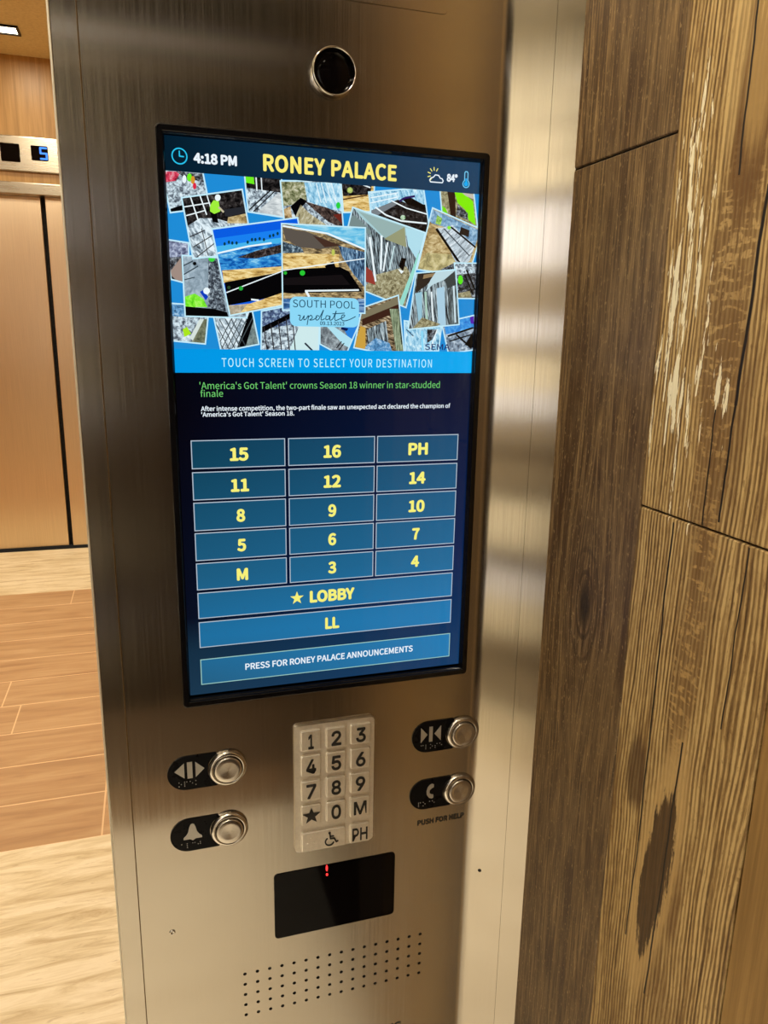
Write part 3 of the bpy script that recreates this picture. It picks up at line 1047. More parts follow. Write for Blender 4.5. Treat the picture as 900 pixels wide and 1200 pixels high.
WOODY = tex([(14, 10, 8), (70, 56, 40), (160, 138, 104), (220, 206, 176)], 260, (.5, 2), -.3)
BLK = em((4, 4, 6)); WHITE = em((236, 248, 252)); GRN = em((110, 240, 30)); GRN2 = em((50, 200, 60)); RED = em((220, 40, 70)); SKY = em((8, 92, 226)); SKY2 = em((40, 150, 236))
BROWN = em((82, 68, 54)); GREY = em((150, 158, 160)); LBL = em((140, 216, 246)); ORNG = em((214, 150, 50))

photo([(188, 198), (238.3, 201), (247, 244), (199, 250.3)], RUB,
      [([(190, 201), (212, 201), (206, 212), (192, 214)], tex([(120, 20, 40), (220, 60, 90), (230, 190, 200)], 260)), ([(206, 201), (238, 204), (240, 214), (216, 208)], RUBD),
       (dot(222, 208, 3, 8, 5), GRN), (dot(226, 211, 2.5, 8, 5), ORNG), (dot(228, 218, 2.2, 8, 4), RED), (dot(216, 210, 2.5, 8, 5), WHITE),
       ([(199, 245), (214, 240), (214, 248), (200, 250)], BLK)], 'photo of workers on pale rubble at the collage top left')
photo([(285, 198), (330, 200), (334, 256), (289.8, 249)], RUB,
      [([(286, 200), (330, 202), (331, 226), (287, 220)], DARK), ([(287, 206), (297, 206), (298, 216), (288, 214)], GRN), ([(300, 208), (301, 224)], WHITE, 1.2), ([(306, 208), (307, 224)], WHITE, 1.0),
       ([(302, 248), (326, 226), (332, 228), (332, 256), (308, 252)], tex([(150, 160, 166), (206, 214, 216), (236, 242, 242)], 160, (.6, 1.5))),
       ([(292, 246), (318, 222)], BLK, 1.2), ([(297, 248), (322, 224)], BLK, 1.0)], 'photo of a concrete edge with pipes')
photo([(398, 205), (440, 205), (438, 249), (401.5, 250)], SAND,
      [([(399, 205), (436, 212), (434, 228), (402, 230)], DARK), (dot(410, 223, 3.5), tex([(60, 90, 20), (210, 230, 130)], 300)), ([(401, 234), (430, 229)], em((90, 60, 26)), 1.2), ([(418, 214), (434, 220)], WHITE, 1.2)], 'photo of boards beside a dark pit')
photo([(431, 224.5), (496.7, 219), (505.8, 283), (438, 293)], DARK,
      [([(431, 223), (497, 218), (500, 240), (476, 238), (466, 234), (434, 247)], PALEB), ([(434, 226), (463, 222)], WHITE, 1), ([(434, 232), (466, 226)], WHITE, 1), ([(434, 238), (466, 231)], WHITE, 1),
       ([(434, 247), (462, 236), (466, 239), (436, 256)], em((120, 128, 134))), ([(440, 243), (452, 252), (470, 259), (500, 262)], WHITE, 1.5), ([(458, 235), (476, 244), (500, 251)], WHITE, 1.2),
       ([(470, 233), (482, 232), (498, 241), (498, 246), (478, 240)], BLK), ([(468, 236), (474, 232), (486, 230)], em((40, 20, 90)), 2.0), (dot(472, 255, 3), tex([(60, 140, 40), (220, 240, 220)], 500)),
       ([(496, 278), (506, 276), (506, 284), (496, 284)], WHITE)], 'photo of a curved black pool trench')
photo([(514.6, 222), (555.5, 224), (560, 266.5), (518, 262)], GRAVEL,
      [([(524, 224), (533, 224), (534, 256), (528, 254)], em((44, 26, 18))), ([(532, 224), (542, 226), (554, 236), (557, 264), (549, 258), (545, 246), (536, 238)], em((130, 236, 10))), ([(516, 240), (522, 244), (525, 252), (518, 250)], em((120, 220, 20))),
       ([(536, 240), (548, 250), (548, 258), (534, 252)], RUBD), ([(541, 226), (556, 228), (556, 234), (546, 230)], em((196, 190, 176)))], 'photo of a bright green safety vest')
photo([(506.2, 242.6), (566, 269), (549, 325), (487.5, 316.5)], SAND2,
      [([(506, 245), (562, 270), (556, 290), (528, 268), (506, 262), (502, 258)], tex([(60, 84, 110), (120, 164, 200), (190, 220, 236)], 220)), ([(512, 252), (518, 256), (516, 264), (510, 262)], tex([(60, 120, 20), (190, 240, 120)], 400)),
       ([(512, 268), (530, 264), (556, 288), (550, 306), (536, 312), (528, 296)], tex([(40, 44, 52), (190, 206, 216), (240, 248, 252)], 200, (.4, 2.4), .75)),
       ([(511, 268), (538, 308)], BLK, 2.6), ([(528, 266), (557, 290)], BLK, 1.8), ([(520, 268), (550, 300)], em((60, 70, 80)), 1.2), ([(540, 266), (550, 270), (549, 278), (538, 274)], em((40, 30, 26))), (dot(526, 267, 2.2), em((140, 230, 60))),
       ([(488, 312), (500, 296), (528, 298), (536, 312), (520, 322), (490, 318)], tex([(120, 112, 76), (190, 178, 124), (226, 216, 170)], 140)), ([(516, 316), (536, 306), (548, 312), (530, 324)], RUBD)],
      'photo of a long excavation with white rails')
photo([(412.6, 242), (499, 272.3), (476, 361.5), (392, 328)], SLATS,
      [([(413, 242), (500, 272), (495, 296), (476, 276), (448, 278), (424, 256)], em((166, 204, 210))), ([(420, 248), (474, 266), (452, 280)], em((150, 178, 176))), ([(474, 266), (476, 290), (450, 280)], em((150, 154, 118))),
       ([(475, 267), (499, 272), (488, 304), (478, 288)], em((176, 222, 236))), ([(406, 262), (414, 252), (422, 258), (432, 268), (436, 276), (416, 268)], em((120, 140, 140))),
       ([(424, 340), (440, 322), (456, 318), (476, 312), (480, 320), (474, 362)], GRAVEL), ([(470, 302), (476, 303), (472, 318), (467, 312)], BLK), ([(466, 315), (473, 318), (470, 321)], WHITE), ([(428, 312), (436, 318), (440, 334), (428, 330)], em((150, 60, 50))),
       ([(433, 278), (440, 330)], WHITE, 2.0), ([(447, 276), (446, 316)], WHITE, 2.0), ([(454, 284), (449, 318)], WHITE, 1.6), ([(462, 288), (456, 316)], em((190, 216, 220)), 1.6),
       ([(482, 318), (490, 296), (492, 302), (472, 358), (467, 356)], em((150, 220, 206)))], 'photo of a white tent roof over a row of slats')
photo([(193, 279.5), (222, 284), (222, 334), (199.5, 328)], RUBD,
      [([(197, 281), (222, 285), (222, 300), (198, 302)], tex([(60, 60, 90), (130, 140, 170), (210, 220, 240)], 320)), ([(198, 320), (212, 302), (214, 330), (206, 328)], em((160, 140, 130)))], 'small grey photo at the left edge of the collage')
photo([(197, 354.3), (246, 358), (241.3, 404), (199.5, 400)], RUB,
      [([(198, 355), (222, 357), (220, 372), (200, 370)], tex([(30, 50, 70), (90, 150, 200), (190, 220, 236)], 250)), ([(214, 386), (219, 383), (224, 391), (216, 395)], em((170, 230, 30))),
       ([(226, 396), (238, 374), (243, 374), (240, 404), (224, 402)], tex([(60, 66, 50), (110, 116, 92), (150, 156, 130)], 200)), ([(222, 396), (234, 374), (239, 374), (226, 399)], em((214, 226, 220)))], 'small photo of a green vest and a concrete beam')
photo([(247, 360), (294.5, 355), (304.3, 404), (258.5, 413)], GRID,
      [([(276, 412), (292, 366), (296, 366), (300, 385), (286, 412)], BLK), ([(286, 412), (298, 372), (305, 404)], tex([(70, 84, 90), (120, 138, 136), (150, 168, 166)], 220))] +
      [([(250 + 7 * k, 374), (270 + 7 * k, 412)], em((60, 70, 76)), .9) for k in range(-1, 4)] + [([(254 + 6 * k, 408), (272 + 6 * k, 372)], em((70, 80, 84)), .9) for k in range(0, 5)], 'photo of a steel mesh at the collage bottom')
photo([(305.5, 364), (376, 350), (373.5, 420), (305, 412)], RUB,
      [([(306, 364), (340, 358), (345, 380), (306, 386)], tex([(20, 22, 30), (80, 100, 140), (190, 220, 240)], 330)), ([(305, 384), (342, 366), (342, 372), (305, 391)], BLK),
       ([(339, 411), (352, 378), (375, 382), (374, 412)], em((206, 234, 236))), ([(357, 402), (366, 411)], em((40, 46, 60)), 1.8)] +
      [([(x, 370 + (342 - x) * .4), (x + 4, 412)], em((40, 36, 40)), 1.1) for x in (309, 317, 326, 335, 342)], 'photo of reinforcing bars at the collage bottom')
photo([(374, 372), (424.5, 372), (404, 420), (373.8, 403.5)], tex([(70, 78, 84), (126, 136, 142), (176, 190, 196)], 220),
      [([(400, 380), (424, 374), (414, 400), (408, 396)], em((40, 130, 220))), ([(382, 382), (390, 382), (416, 400), (410, 408), (402, 404)], em((176, 226, 240))), ([(400, 383), (408, 385), (406, 388), (399, 386)], em((10, 26, 80))),
       ([(394, 408), (400, 400)], BLK, 1), ([(397, 410), (403, 402)], BLK, 1)], 'small photo of a pale beam below the caption')
photo([(423.5, 360), (467, 345), (474.5, 420), (413.5, 408)], WOODY,
      [([(424, 372), (470, 352), (470, 364), (424, 382)], em((60, 34, 24))), ([(424, 366), (466, 348), (468, 356), (424, 374)], em((126, 118, 92))), ([(416, 402), (422, 382), (428, 384), (428, 412), (416, 410)], em((204, 160, 66))),
       ([(430, 386), (452, 376), (456, 412), (430, 412)], SLATS), ([(428, 406), (440, 396), (456, 402), (460, 414), (426, 414)], tex([(30, 70, 110), (90, 150, 200), (190, 220, 240)], 260)),
       ([(456, 362), (466, 362), (474, 412), (464, 412)], tex([(60, 70, 50), (130, 146, 116), (190, 204, 170)], 260, (3, .4))), ([(467, 366), (472, 366), (474, 400), (470, 404)], BLK)], 'photo of a dark building with blue rubble')
photo([(472.5, 375), (518, 380), (514, 412.5), (473.8, 413)], PALEB,
      [([(494, 388), (495, 412)], LBL, 2.5), ([(500, 386), (512, 386), (506, 398), (500, 402)], RUBD), ([(476, 386), (484, 394)], em((40, 60, 90)), 1), ([(512, 386), (504, 408)], WHITE, 1.2)], 'pale blue photo at the collage bottom')
photo([(516, 378), (556, 368.5), (556, 410.5), (524.5, 415)], tex([(20, 20, 26), (130, 150, 170), (220, 236, 246)], 190),
      [([(520, 380), (556, 369), (556, 384), (522, 392)], tex([(20, 90, 190), (60, 150, 226), (120, 190, 240)], 160)), ([(524, 394), (554, 384)], BLK, 2), ([(526, 400), (552, 392)], BLK, 1.4), ([(534, 392), (552, 408)], BLK, 2),
       ([(544, 404), (554, 388), (554, 408)], BLK), ([(550, 369), (556, 368), (556, 380), (551, 379)], em((80, 20, 170)))], 'photo of dark beams under blue sky, bottom right of the collage')
photo([(531, 307.5), (561, 307.8), (561, 350.8), (534.5, 350.5)], RUBD,
      [([(532, 309), (556, 309), (556, 320), (534, 322)], RUB), (dot(539, 328, 3, 10, 5.5), em((90, 230, 30))), ([(546, 316), (556, 340)], BLK, 2), ([(544, 322), (554, 346)], BLK, 1.4), ([(535, 344), (550, 341), (553, 350), (535, 350)], GRAVEL)],
      'small photo with a green vest at the right edge of the collage')
photo([(486.5, 319.4), (534.2, 315.2), (538.2, 381), (477, 387)], SLATS,
      [([(489, 321), (512, 319), (500, 334), (486, 344)], em((46, 38, 32))), ([(496, 322), (510, 320), (508, 324), (495, 327)], em((150, 126, 90))), ([(510, 319), (534, 316), (520, 328), (506, 334), (498, 342), (504, 328)], em((190, 218, 226))),
       ([(520, 328), (532, 318), (534, 334), (524, 338)], em((60, 66, 66))), ([(511, 338), (520, 336), (522, 382), (513, 382)], em((170, 206, 226))), ([(486, 344), (494, 342), (494, 376), (490, 378)], em((150, 196, 214))),
       ([(498, 342), (500, 382)], em((170, 206, 190)), 2.4), ([(505, 342), (507, 376)], WHITE, 1.6), ([(524, 340), (534, 334), (537, 380), (526, 382)], tex([(20, 24, 26), (80, 90, 92), (170, 190, 196)], 320, (3, .3))),
       ([(482, 386), (494, 372), (516, 380), (500, 386)], GRAVEL), ([(531, 335), (533, 378)], em((206, 228, 236)), 2.0)], 'photo of grey columns in a row')
photo([(327.3, 211.5), (398.3, 211), (403, 270), (333, 270)], RUB,
      [([(329, 213), (362, 214), (358, 238), (331, 242)], tex([(50, 56, 30), (110, 116, 78), (176, 176, 140), (220, 220, 200)], 260)), ([(356, 214), (398, 214), (400, 248), (380, 244), (360, 236)], PALEB),
       ([(331, 246), (340, 242), (344, 268), (332, 268)], tex([(90, 70, 40), (190, 160, 110), (230, 214, 180)], 240)), ([(340, 242), (352, 232), (360, 236), (352, 244), (346, 254)], BLK), ([(356, 236), (384, 244), (400, 252), (402, 268), (384, 260)], tex([(20, 14, 14), (70, 56, 52), (130, 110, 100)], 300)),
       ([(352, 240), (362, 250), (388, 268), (352, 268), (346, 254)], tex([(90, 80, 60), (176, 168, 130), (226, 224, 204)], 200, (2, .6), -.5)), (dot(396, 241, 2.6, 8, 4), em((40, 210, 60))), ([(390, 252), (402, 250), (402, 264)], em((110, 40, 30)))] +
      [([(370 + 6 * k, 215), (376 + 6 * k, 238)], WHITE, .8) for k in range(4)], 'photo of timber bridge over an excavation, top middle of the collage')
photo([(212.4, 298.5), (282, 303), (289.8, 373.4), (216, 371.5)], tex([(110, 128, 140), (150, 170, 184), (190, 208, 218)], 140),
      [([(244, 301), (254, 301), (266, 372), (244, 372)], tex([(10, 12, 20), (50, 56, 66), (120, 134, 146), (200, 214, 220)], 420)), ([(216, 348), (228, 344), (238, 350), (243, 360), (216, 360)], tex([(70, 190, 20), (130, 240, 50), (190, 250, 120)], 260)),
       ([(234, 342), (238, 340), (244, 348), (241, 352)], em((10, 60, 190))), (dot(242, 341, 4), WHITE), ([(216, 359), (250, 362), (266, 366), (268, 373), (216, 372)], BLK), ([(258, 304), (283, 304), (288, 370), (268, 368)], RUB), (dot(248, 303, 4), em((60, 210, 60))),
       ([(214, 312), (226, 306)], em((60, 74, 84)), 1.1), ([(215, 322), (232, 312)], em((60, 74, 84)), 1.1), ([(216, 328), (228, 325)], em((60, 74, 84)), 1), (dot(228, 309, 2.2), BLK)], 'photo of a bending worker in a green vest, lower left of the collage')
photo([(211.7, 231.2), (284.2, 221.3), (297.5, 296), (225.4, 304.4)], DARK,
      [([(215, 268), (234, 256), (252, 256), (266, 260), (292, 254), (297, 297), (225, 304)], GRID), ([(267, 255), (290, 250), (292, 262), (266, 262)], SAND2), ([(262, 246), (288, 242), (290, 250), (264, 254)], em((40, 42, 48)))] +
      [([(214, 243), (246, 238)], WHITE, 1.0), ([(218, 253), (240, 247)], WHITE, 1.0), ([(223, 231), (232, 258)], WHITE, 1.2), ([(234, 229), (242, 252)], WHITE, 1.2), ([(242, 228), (248, 248)], WHITE, 1.0),
       ([(216, 258), (222, 272)], WHITE, 1.0), ([(246, 248), (253, 248), (256, 262), (249, 260)], BLK), ([(246, 241), (250, 235), (256, 236), (258, 248), (251, 251), (246, 248)], em((160, 240, 60))), ([(256, 243), (262, 249)], em((200, 190, 160)), 1.8),
       (dot(255, 232, 3.4, 12, 4), WHITE), ([(226, 290), (262, 268)], em((60, 60, 60)), .9), ([(230, 302), (268, 272)], em((60, 60, 60)), .9), ([(236, 268), (244, 300)], em((70, 70, 70)), .8), ([(222, 278), (240, 270)], em((50, 50, 56)), 1)],
      'photo of a worker in a white helmet, upper left of the collage')
palm = [(dot(x, y, 1.5, 6, 2.2), em((10, 60, 70))) for x, y in ((263, 286), (268, 284), (272, 285), (277, 285), (290, 284), (295, 281), (299, 281), (304, 280), (309, 281), (316, 277), (320, 276), (325, 274), (330, 273), (334, 272))]
photo([(247, 268), (349, 254.4), (366, 352), (268.6, 370.8)], SKY,
      [([(250, 280), (350, 266), (352, 284), (256, 298)], em((24, 128, 240))), ([(252, 289), (350, 276), (352, 288), (256, 298)], em((70, 180, 236)))] + palm +
      [([(255, 298), (290, 290), (334, 284), (334, 316), (260, 320)], WATER), ([(255, 297), (290, 289), (318, 285)], WHITE, 1.6), ([(278, 302), (300, 294), (332, 286), (332, 296), (300, 303)], tex([(6, 8, 16), (50, 40, 36), (120, 110, 110)], 320)),
       ([(260, 317), (334, 312), (334, 322), (262, 332)], SAND), ([(263, 331), (334, 318), (334, 345), (300, 352), (267, 358)], BLK), ([(266, 358), (292, 356), (334, 342), (334, 362), (269, 372)], SAND), ([(268, 358), (290, 356), (282, 366), (269, 369)], tex([(120, 110, 96), (176, 164, 140), (210, 200, 180)], 240)),
       ([(265, 343), (330, 318)], WHITE, 1.0), (dot(282, 338, 2.6), em((40, 170, 60))), (dot(268, 337, 2.0), em((40, 70, 40))), ([(294, 351), (303, 352)], WHITE, 1.6)], 'photo of blue sky and palms over a pool pit, left of the collage centre')
photo([(328.8, 261.4), (428.5, 266.4), (427.8, 368), (330.2, 364.2)], tex([(40, 34, 26), (100, 84, 60), (180, 156, 110), (226, 206, 160)], 240, (.6, 1.6)),
      [([(330, 262), (428, 267), (428, 294), (380, 274)], tex([(60, 160, 214), (110, 196, 232), (176, 226, 242)], 120, (.5, 2))), ([(331, 265), (384, 274), (428, 293)], WHITE, 1.6), ([(331, 267), (360, 272), (398, 288), (376, 292), (350, 290), (334, 280)], em((92, 84, 76))),
       ([(366, 276), (400, 288), (380, 290)], em((70, 46, 36))), ([(331, 297), (397, 298), (396, 314), (331, 316)], SAND), ([(331, 283), (352, 290), (356, 296), (331, 297)], tex([(6, 8, 14), (60, 80, 96), (190, 216, 228)], 300)),
       ([(396, 288), (428, 296), (428, 338), (414, 322), (400, 300)], STEELB), ([(331, 316), (398, 313), (408, 318), (424, 342), (331, 344)], BLK), ([(332, 326), (400, 322), (410, 334), (332, 334)], em((20, 16, 18))), ([(380, 312), (390, 306), (394, 316), (384, 318)], BLK),
       (dot(354, 320, 3.2), em((40, 200, 50))), (dot(334, 320, 2), em((40, 180, 50))), (dot(390, 296, 2, 8, 4), em((190, 200, 90))), ([(331, 317), (428, 303)], WHITE, 1.0), ([(357, 341), (420, 340)], WHITE, 1.6), ([(358, 341), (362, 348)], WHITE, 2.4), ([(331, 343), (358, 346), (356, 350), (331, 348)], SAND2),
       ([(331, 350), (345, 350), (345, 364), (331, 364)], tex([(10, 30, 70), (60, 110, 170), (190, 220, 240)], 160, (.3, 3))), ([(418, 350), (428, 350), (428, 367), (418, 366)], tex([(10, 30, 70), (60, 110, 170), (190, 220, 240)], 160, (.3, 3)))], 'large photo of the dug pool pit at the collage centre')
# caption card
LAYER[0] += 2
y = -.0002 - LAYER[0] * 7e-5
bm = bmesh.new()
a, b = P(339.5, 347, y), P(420.5, 383, y)
z1, z0 = P(380, 348.5, y).z, P(380, 383, y).z
poly(bm, [(x, y, z) for x, z in rrect(a.x, b.x, z0, z1, .006)])
card = obj('caption_card', bm, LBL, None); card.parent = collage
NAVY = em((22, 66, 92))
screen_text('caption_text', 'SOUTH POOL', 343.2, 416.3, 360.3, 361.3, 8.6, NAVY, card, .0, y - 2e-5)
screen_text('caption_text', '09.13.2023', 375, 403.5, 380.8, 381.5, 4.2, NAVY, card, .006, y - 2e-5)
bm = bmesh.new()


def script(pts):
    out = []
    n = len(pts)
    for i in range(n - 1):
        p0, p1, p2, p3 = [Vector(pts[max(0, min(n - 1, k))]) for k in (i - 1, i, i + 1, i + 2)]
        for s in range(5):
            t = s / 5
            out.append(tuple(.5 * ((2 * p1) + (p2 - p0) * t + (2 * p0 - 5 * p1 + 4 * p2 - p3) * t * t + (3 * p1 - p0 - 3 * p2 + p3) * t ** 3)))
    out.append(tuple(pts[-1]))
    return out


for pts in ([(349, 369.5), (351.5, 370), (350.5, 374.5), (353, 375), (356, 370), (355.5, 374.5), (358, 374), (361, 370), (359.5, 380.5)], [(360.8, 372), (364, 369.5), (365.5, 372.5), (362.5, 375), (367, 374.5), (371, 371.5)],
            [(373.5, 370.5), (370.5, 370), (369.8, 374.5), (373, 374), (378.5, 363.5), (376.5, 370), (376, 375), (380, 373.5)], [(385.5, 370.5), (382, 370.2), (381.5, 374.5), (384.5, 374), (386.3, 370.5), (386, 375), (389.5, 373.5), (393.5, 364.5), (391.8, 371), (392.5, 375.5), (397, 374)],
            [(389.5, 367.8), (403, 367)], [(397, 374), (402, 371.8), (403.5, 369.5), (400.5, 369.5), (399.5, 374), (403, 376), (409, 374.5), (416, 371)]):
    stroke(bm, [xz(*p) for p in script(pts)], .0008, y - 4e-5, y - 1e-5)
sub('caption_text', bm, NAVY, card)
screen_text('caption_text', 'SEMA', 498, 527, 409.5, 410.2, 6.6, em((24, 30, 96)), collage, .004, y)

# --- banner
bm = bmesh.new()
poly(bm, [(x, -.00025, z) for x, z in ((-HW + .0002, zb1), (HW - .0002, zb1), (HW - .0002, zb0), (-HW + .0002, zb0))])
banner = obj('prompt_banner', bm, BANNER, ts)
screen_text('prompt_text', 'TOUCH SCREEN TO SELECT YOUR DESTINATION', 260, 506, 429.3, 431, 9.6, em((190, 244, 255)), banner, .002, -.0004, 1.08)
# --- news lines
GT = em((112, 206, 110))
screen_text('news_headline', "'America's Got Talent' crowns Season 18 winner in star-studded", 234, 515.3, 455.3, 455.2, 7.6, GT, ts, .0)
screen_text('news_headline', 'finale', 235, 261.5, 465, 465, 7.6, GT, ts, .0)
screen_text('news_text', 'After intense competition, the two-part finale saw an unexpected act declared the champion of', 235.5, 527.5, 480.6, 478.8, 4.9, WHT, ts, .008)
screen_text('news_text', "'America's Got Talent' Season 18.", 236, 344.8, 487.8, 487.2, 4.9, WHT, ts, .008)

# --- destination buttons
cx = [(P(223.3, 516.2, 0).x, P(334, 514.4, 0).x), (P(337.5, 514.3, 0).x, P(439.5, 512, 0).x), (P(442, 512, 0).x, P(537.2, 510, 0).x)]
xa = [(P(231.5, 695, 0).x + P(223.3, 516.2, 0).x) / 2, P(530, 671, 0).x]
rows = [(516.2, 550, 223.3), (553.5, 586.7, 225.5), (589.3, 622.7, 227), (625, 657.8, 228.7), (660.4, 692, 230.3), (695, 725.5, 232), (729.3, 759.5, 233.3), (772.9, 802.7, 235)]
rz = [(P(c, t, 0).z, P(c, b, 0).z) for t, b, c in rows]
NUMH = .0114


def touch_button(s, x0, x1, z1, z0, nm='destination_button', line=None, starred=False):
    bm = bmesh.new(); t = .0009
    prism(bm, [(x0, z0), (x1, z0), (x1, z1), (x0, z1)], -.00010, .0, 0)
    prism(bm, [(x0 + t, z0 + t), (x1 - t, z0 + t), (x1 - t, z1 - t), (x0 + t, z1 - t)], -.00016, -.00009, 1)
    b = obj(nm, bm, [line or LINE, BTN], ts)
    b['label'] = 'on-screen button reading ' + s
    return b


grid = [['15', '16', 'PH'], ['11', '12', '14'], ['8', '9', '10'], ['5', '6', '7'], ['M', '3', '4']]
for r in range(5):
    for c in range(3):
        x0, x1 = cx[c]; z1, z0 = rz[r]
        b = touch_button(grid[r][c], x0, x1, z1, z0)
        m = (x0 + x1) / 2; zm = (z0 + z1) / 2
        lettering('button_text', grid[r][c], m, m, zm - NUMH / 2 - .0006, zm + NUMH / 2 - .0006, -.0003, YEL, b, .018, keep=1.2)
xl, xr = (P(231.8, 695, 0).x + P(233.5, 759, 0).x) / 2, (P(530, 671, 0).x + P(528.5, 729, 0).x) / 2
for r, s in ((5, 'LOBBY'), (6, 'LL')):
    z1, z0 = rz[r]
    b = touch_button(s, xl, xr, z1, z0)
    zm = (z0 + z1) / 2 - .0004
    if s == 'LOBBY':
        u, v = P(363, 705, 0), P(415.3, 701, 0)
        lettering('button_text', s, u.x, v.x, zm - NUMH / 2, zm + NUMH / 2, -.0003, YEL, b, .02)
        c = P(348, 701, 0)
        bm = bmesh.new(); prism(bm, star(c.x, c.z + .0002, .0074), -.0004, -.0002)
        o = obj('star_icon', bm, YEL, None); o.parent = b
    else:
        m = (xl + xr) / 2
        u, v = P(381, 736, 0), P(397.5, 735, 0)
        lettering('button_text', s, u.x, v.x, zm - NUMH / 2, zm + NUMH / 2, -.0003, YEL, b, .02)
z1, z0 = rz[7]
b = touch_button('PRESS FOR RONEY PALACE ANNOUNCEMENTS', xl, xr, z1, z0, 'announcement_button', LINE2)
u, v = P(287.5, 784, 0), P(483.5, 763.5, 0); zm = (u.z + v.z) / 2
lettering('button_text', 'PRESS FOR RONEY PALACE ANNOUNCEMENTS', u.x, v.x, zm, zm + .0066, -.0003, WHT, b, .010)

# ================================================================= CAMERA LENS ABOVE THE SCREEN
c = P(391.5, 84, -.001)
lens = thing('security_camera', 'round black camera lens in a chrome ring above the touchscreen', 'camera', (c.x, STEEL_Y, c.z))
bm = bmesh.new()
lathe(bm, (c.x, c.z), [(.0208, STEEL_Y), (.0208, -.0010), (.0205, -.0030), (.0199, -.0040), (.0191, -.0038), (.0187, -.0020), (.0187, .004)], 64)
obj('lens_ring', bm, M['chrome'], lens, True)
bm = bmesh.new()
lathe(bm, (c.x, c.z), [(.0188, .0030), (.0188, .0010), (.0120, -.0002), (.0060, -.0008), (0, -.0010)], 48)
obj('lens_glass', bm, M['black_glass'], lens, True)

# ================================================================= PUSH BUTTONS
BR = .0203


def braille(bm, cx, cz, cells, y):
    for k, cell in enumerate(cells):
        for d in cell:
            x = cx + k * .0058 + (0 if d < 4 else .0023); z = cz - ((d - 1) % 3) * .0023
            lathe(bm, (x, z), [(.00062, y), (.00045, y - .0004), (0, y - .00055)], 8)


def push_button(px, py, kind, label):
    c = P(px, py, -.003)
    t = thing('push_button', label, 'button', (c.x, STEEL_Y, c.z), 'round steel push buttons below the touchscreen')
    y = STEEL_Y
    # enamel plate to the left
    r = .0197; rr = BR + .0006
    xl = c.x - .0628
    pts = []
    top = math.asin(min(1, (r - .0018) / rr))
    pts += [(c.x - rr * math.cos(a), c.z + rr * math.sin(a)) for a in [top - 2 * top * i / 16 for i in range(17)]]
    xr_ = c.x - rr * math.cos(top) + .0012
    pts += [(xr_ - .0022, c.z - r)]
    pts += [(xl + r - r * math.sin(a), c.z - r * math.cos(a)) for a in [math.pi * i / 18 for i in range(19)]]
    pts += [(xr_ - .0022, c.z + r)]
    bm = bmesh.new(); prism(bm, pts, y - .0012, y + .0005)
    plate = obj('symbol_plate', bm, M['black_paint'], t)
    ys, ye = y - .0019, y - .0011
    sx, sz = xl + .0225, c.z + .0035
    bm = bmesh.new()
    if kind == 'open':
        prism(bm, [(sx - .0150, sz), (sx - .0050, sz + .0088), (sx - .0050, sz - .0088)], ys, ye)
        prism(bm, [(sx - .0020, sz - .0095), (sx + .0034, sz - .0095), (sx + .0034, sz + .0095), (sx - .0020, sz + .0095)], ys, ye)
        prism(bm, [(sx + .0066, sz + .0088), (sx + .0066, sz - .0088), (sx + .0158, sz)], ys, ye)
        cells = [(1, 3, 5), (1, 2, 3, 4), (1, 5), (1, 3)]
    elif kind == 'close':
        prism(bm, [(sx - .0118, sz + .0095), (sx - .0118, sz - .0095), (sx - .0038, sz)], ys, ye)
        prism(bm, [(sx - .0015, sz - .0095), (sx + .0026, sz - .0095), (sx + .0026, sz + .0095), (sx - .0015, sz + .0095)], ys, ye)
        prism(bm, [(sx + .0130, sz - .0095), (sx + .0130, sz + .0095), (sx + .0050, sz)], ys, ye)
        cells = [(1, 4), (1, 2, 3), (1, 3, 5), (2, 3, 4), (1, 5)]
    elif kind == 'alarm':
        h = [(0, .0105), (.0018, .0098), (.0034, .0060), (.0046, .0005), (.0066, -.0030), (.0098, -.0060), (.0098, -.0080), (.0030, -.0080), (0, -.0100), (-.0030, -.0080), (-.0098, -.0080), (-.0098, -.0060), (-.0066, -.0030), (-.0046, .0005), (-.0034, .0060), (-.0018, .0098)]
        prism(bm, [(sx + .001 + x, sz + z) for x, z in h], ys, ye)
        cells = [(1,), (1, 2, 3), (1, 4), (2, 4, 5)]
    else:
        h = [(.0024, .0098), (.0046, .0086), (.0044, .0050), (.0018, .0040), (-.0006, .0018), (-.0008, -.0020), (.0014, -.0040), (.0042, -.0048), (.0044, -.0086), (.0022, -.0098), (-.0012, -.0082), (-.0040, -.0040), (-.0044, .0010), (-.0030, .0060), (-.0004, .0090)]
        prism(bm, [(sx + .003 + x, sz + z) for x, z in h], ys, ye)
        cells = [(1, 2, 3, 4), (1, 3, 5), (4,), (1, 5)]
    s_ = obj('symbol', bm, M['silver_ink'], None); s_.parent = plate
    bm = bmesh.new(); braille(bm, sx - .0110, c.z - .0100, cells, y - .0011)
    s_ = obj('braille', bm, M['silver_ink'], None); s_.parent = plate
    # collar and cap
    bm = bmesh.new()
    lathe(bm, (c.x, c.z), [(BR, y), (BR, y - .0028), (BR - .0010, y - .0048), (BR - .0028, y - .0056), (.0160, y - .0056), (.0156, y - .0050), (.0156, y + .001)], 56)
    obj('collar', bm, M['satin'], t, True)
    bm = bmesh.new()
    lathe(bm, (c.x, c.z), [(.0156, y - .0030), (.0146, y - .0031)], 40)
    obj('shadow_gap', bm, M['dark'], t)
    bm = bmesh.new()
    lathe(bm, (c.x, c.z), [(.0147, y), (.0147, y - .0066), (.0143, y - .0075), (.0136, y - .0079), (.0090, y - .0077), (.0040, y - .0075), (0, y - .0074)], 56)
    o = obj('cap', bm, M['turned'], t, True)
    return t


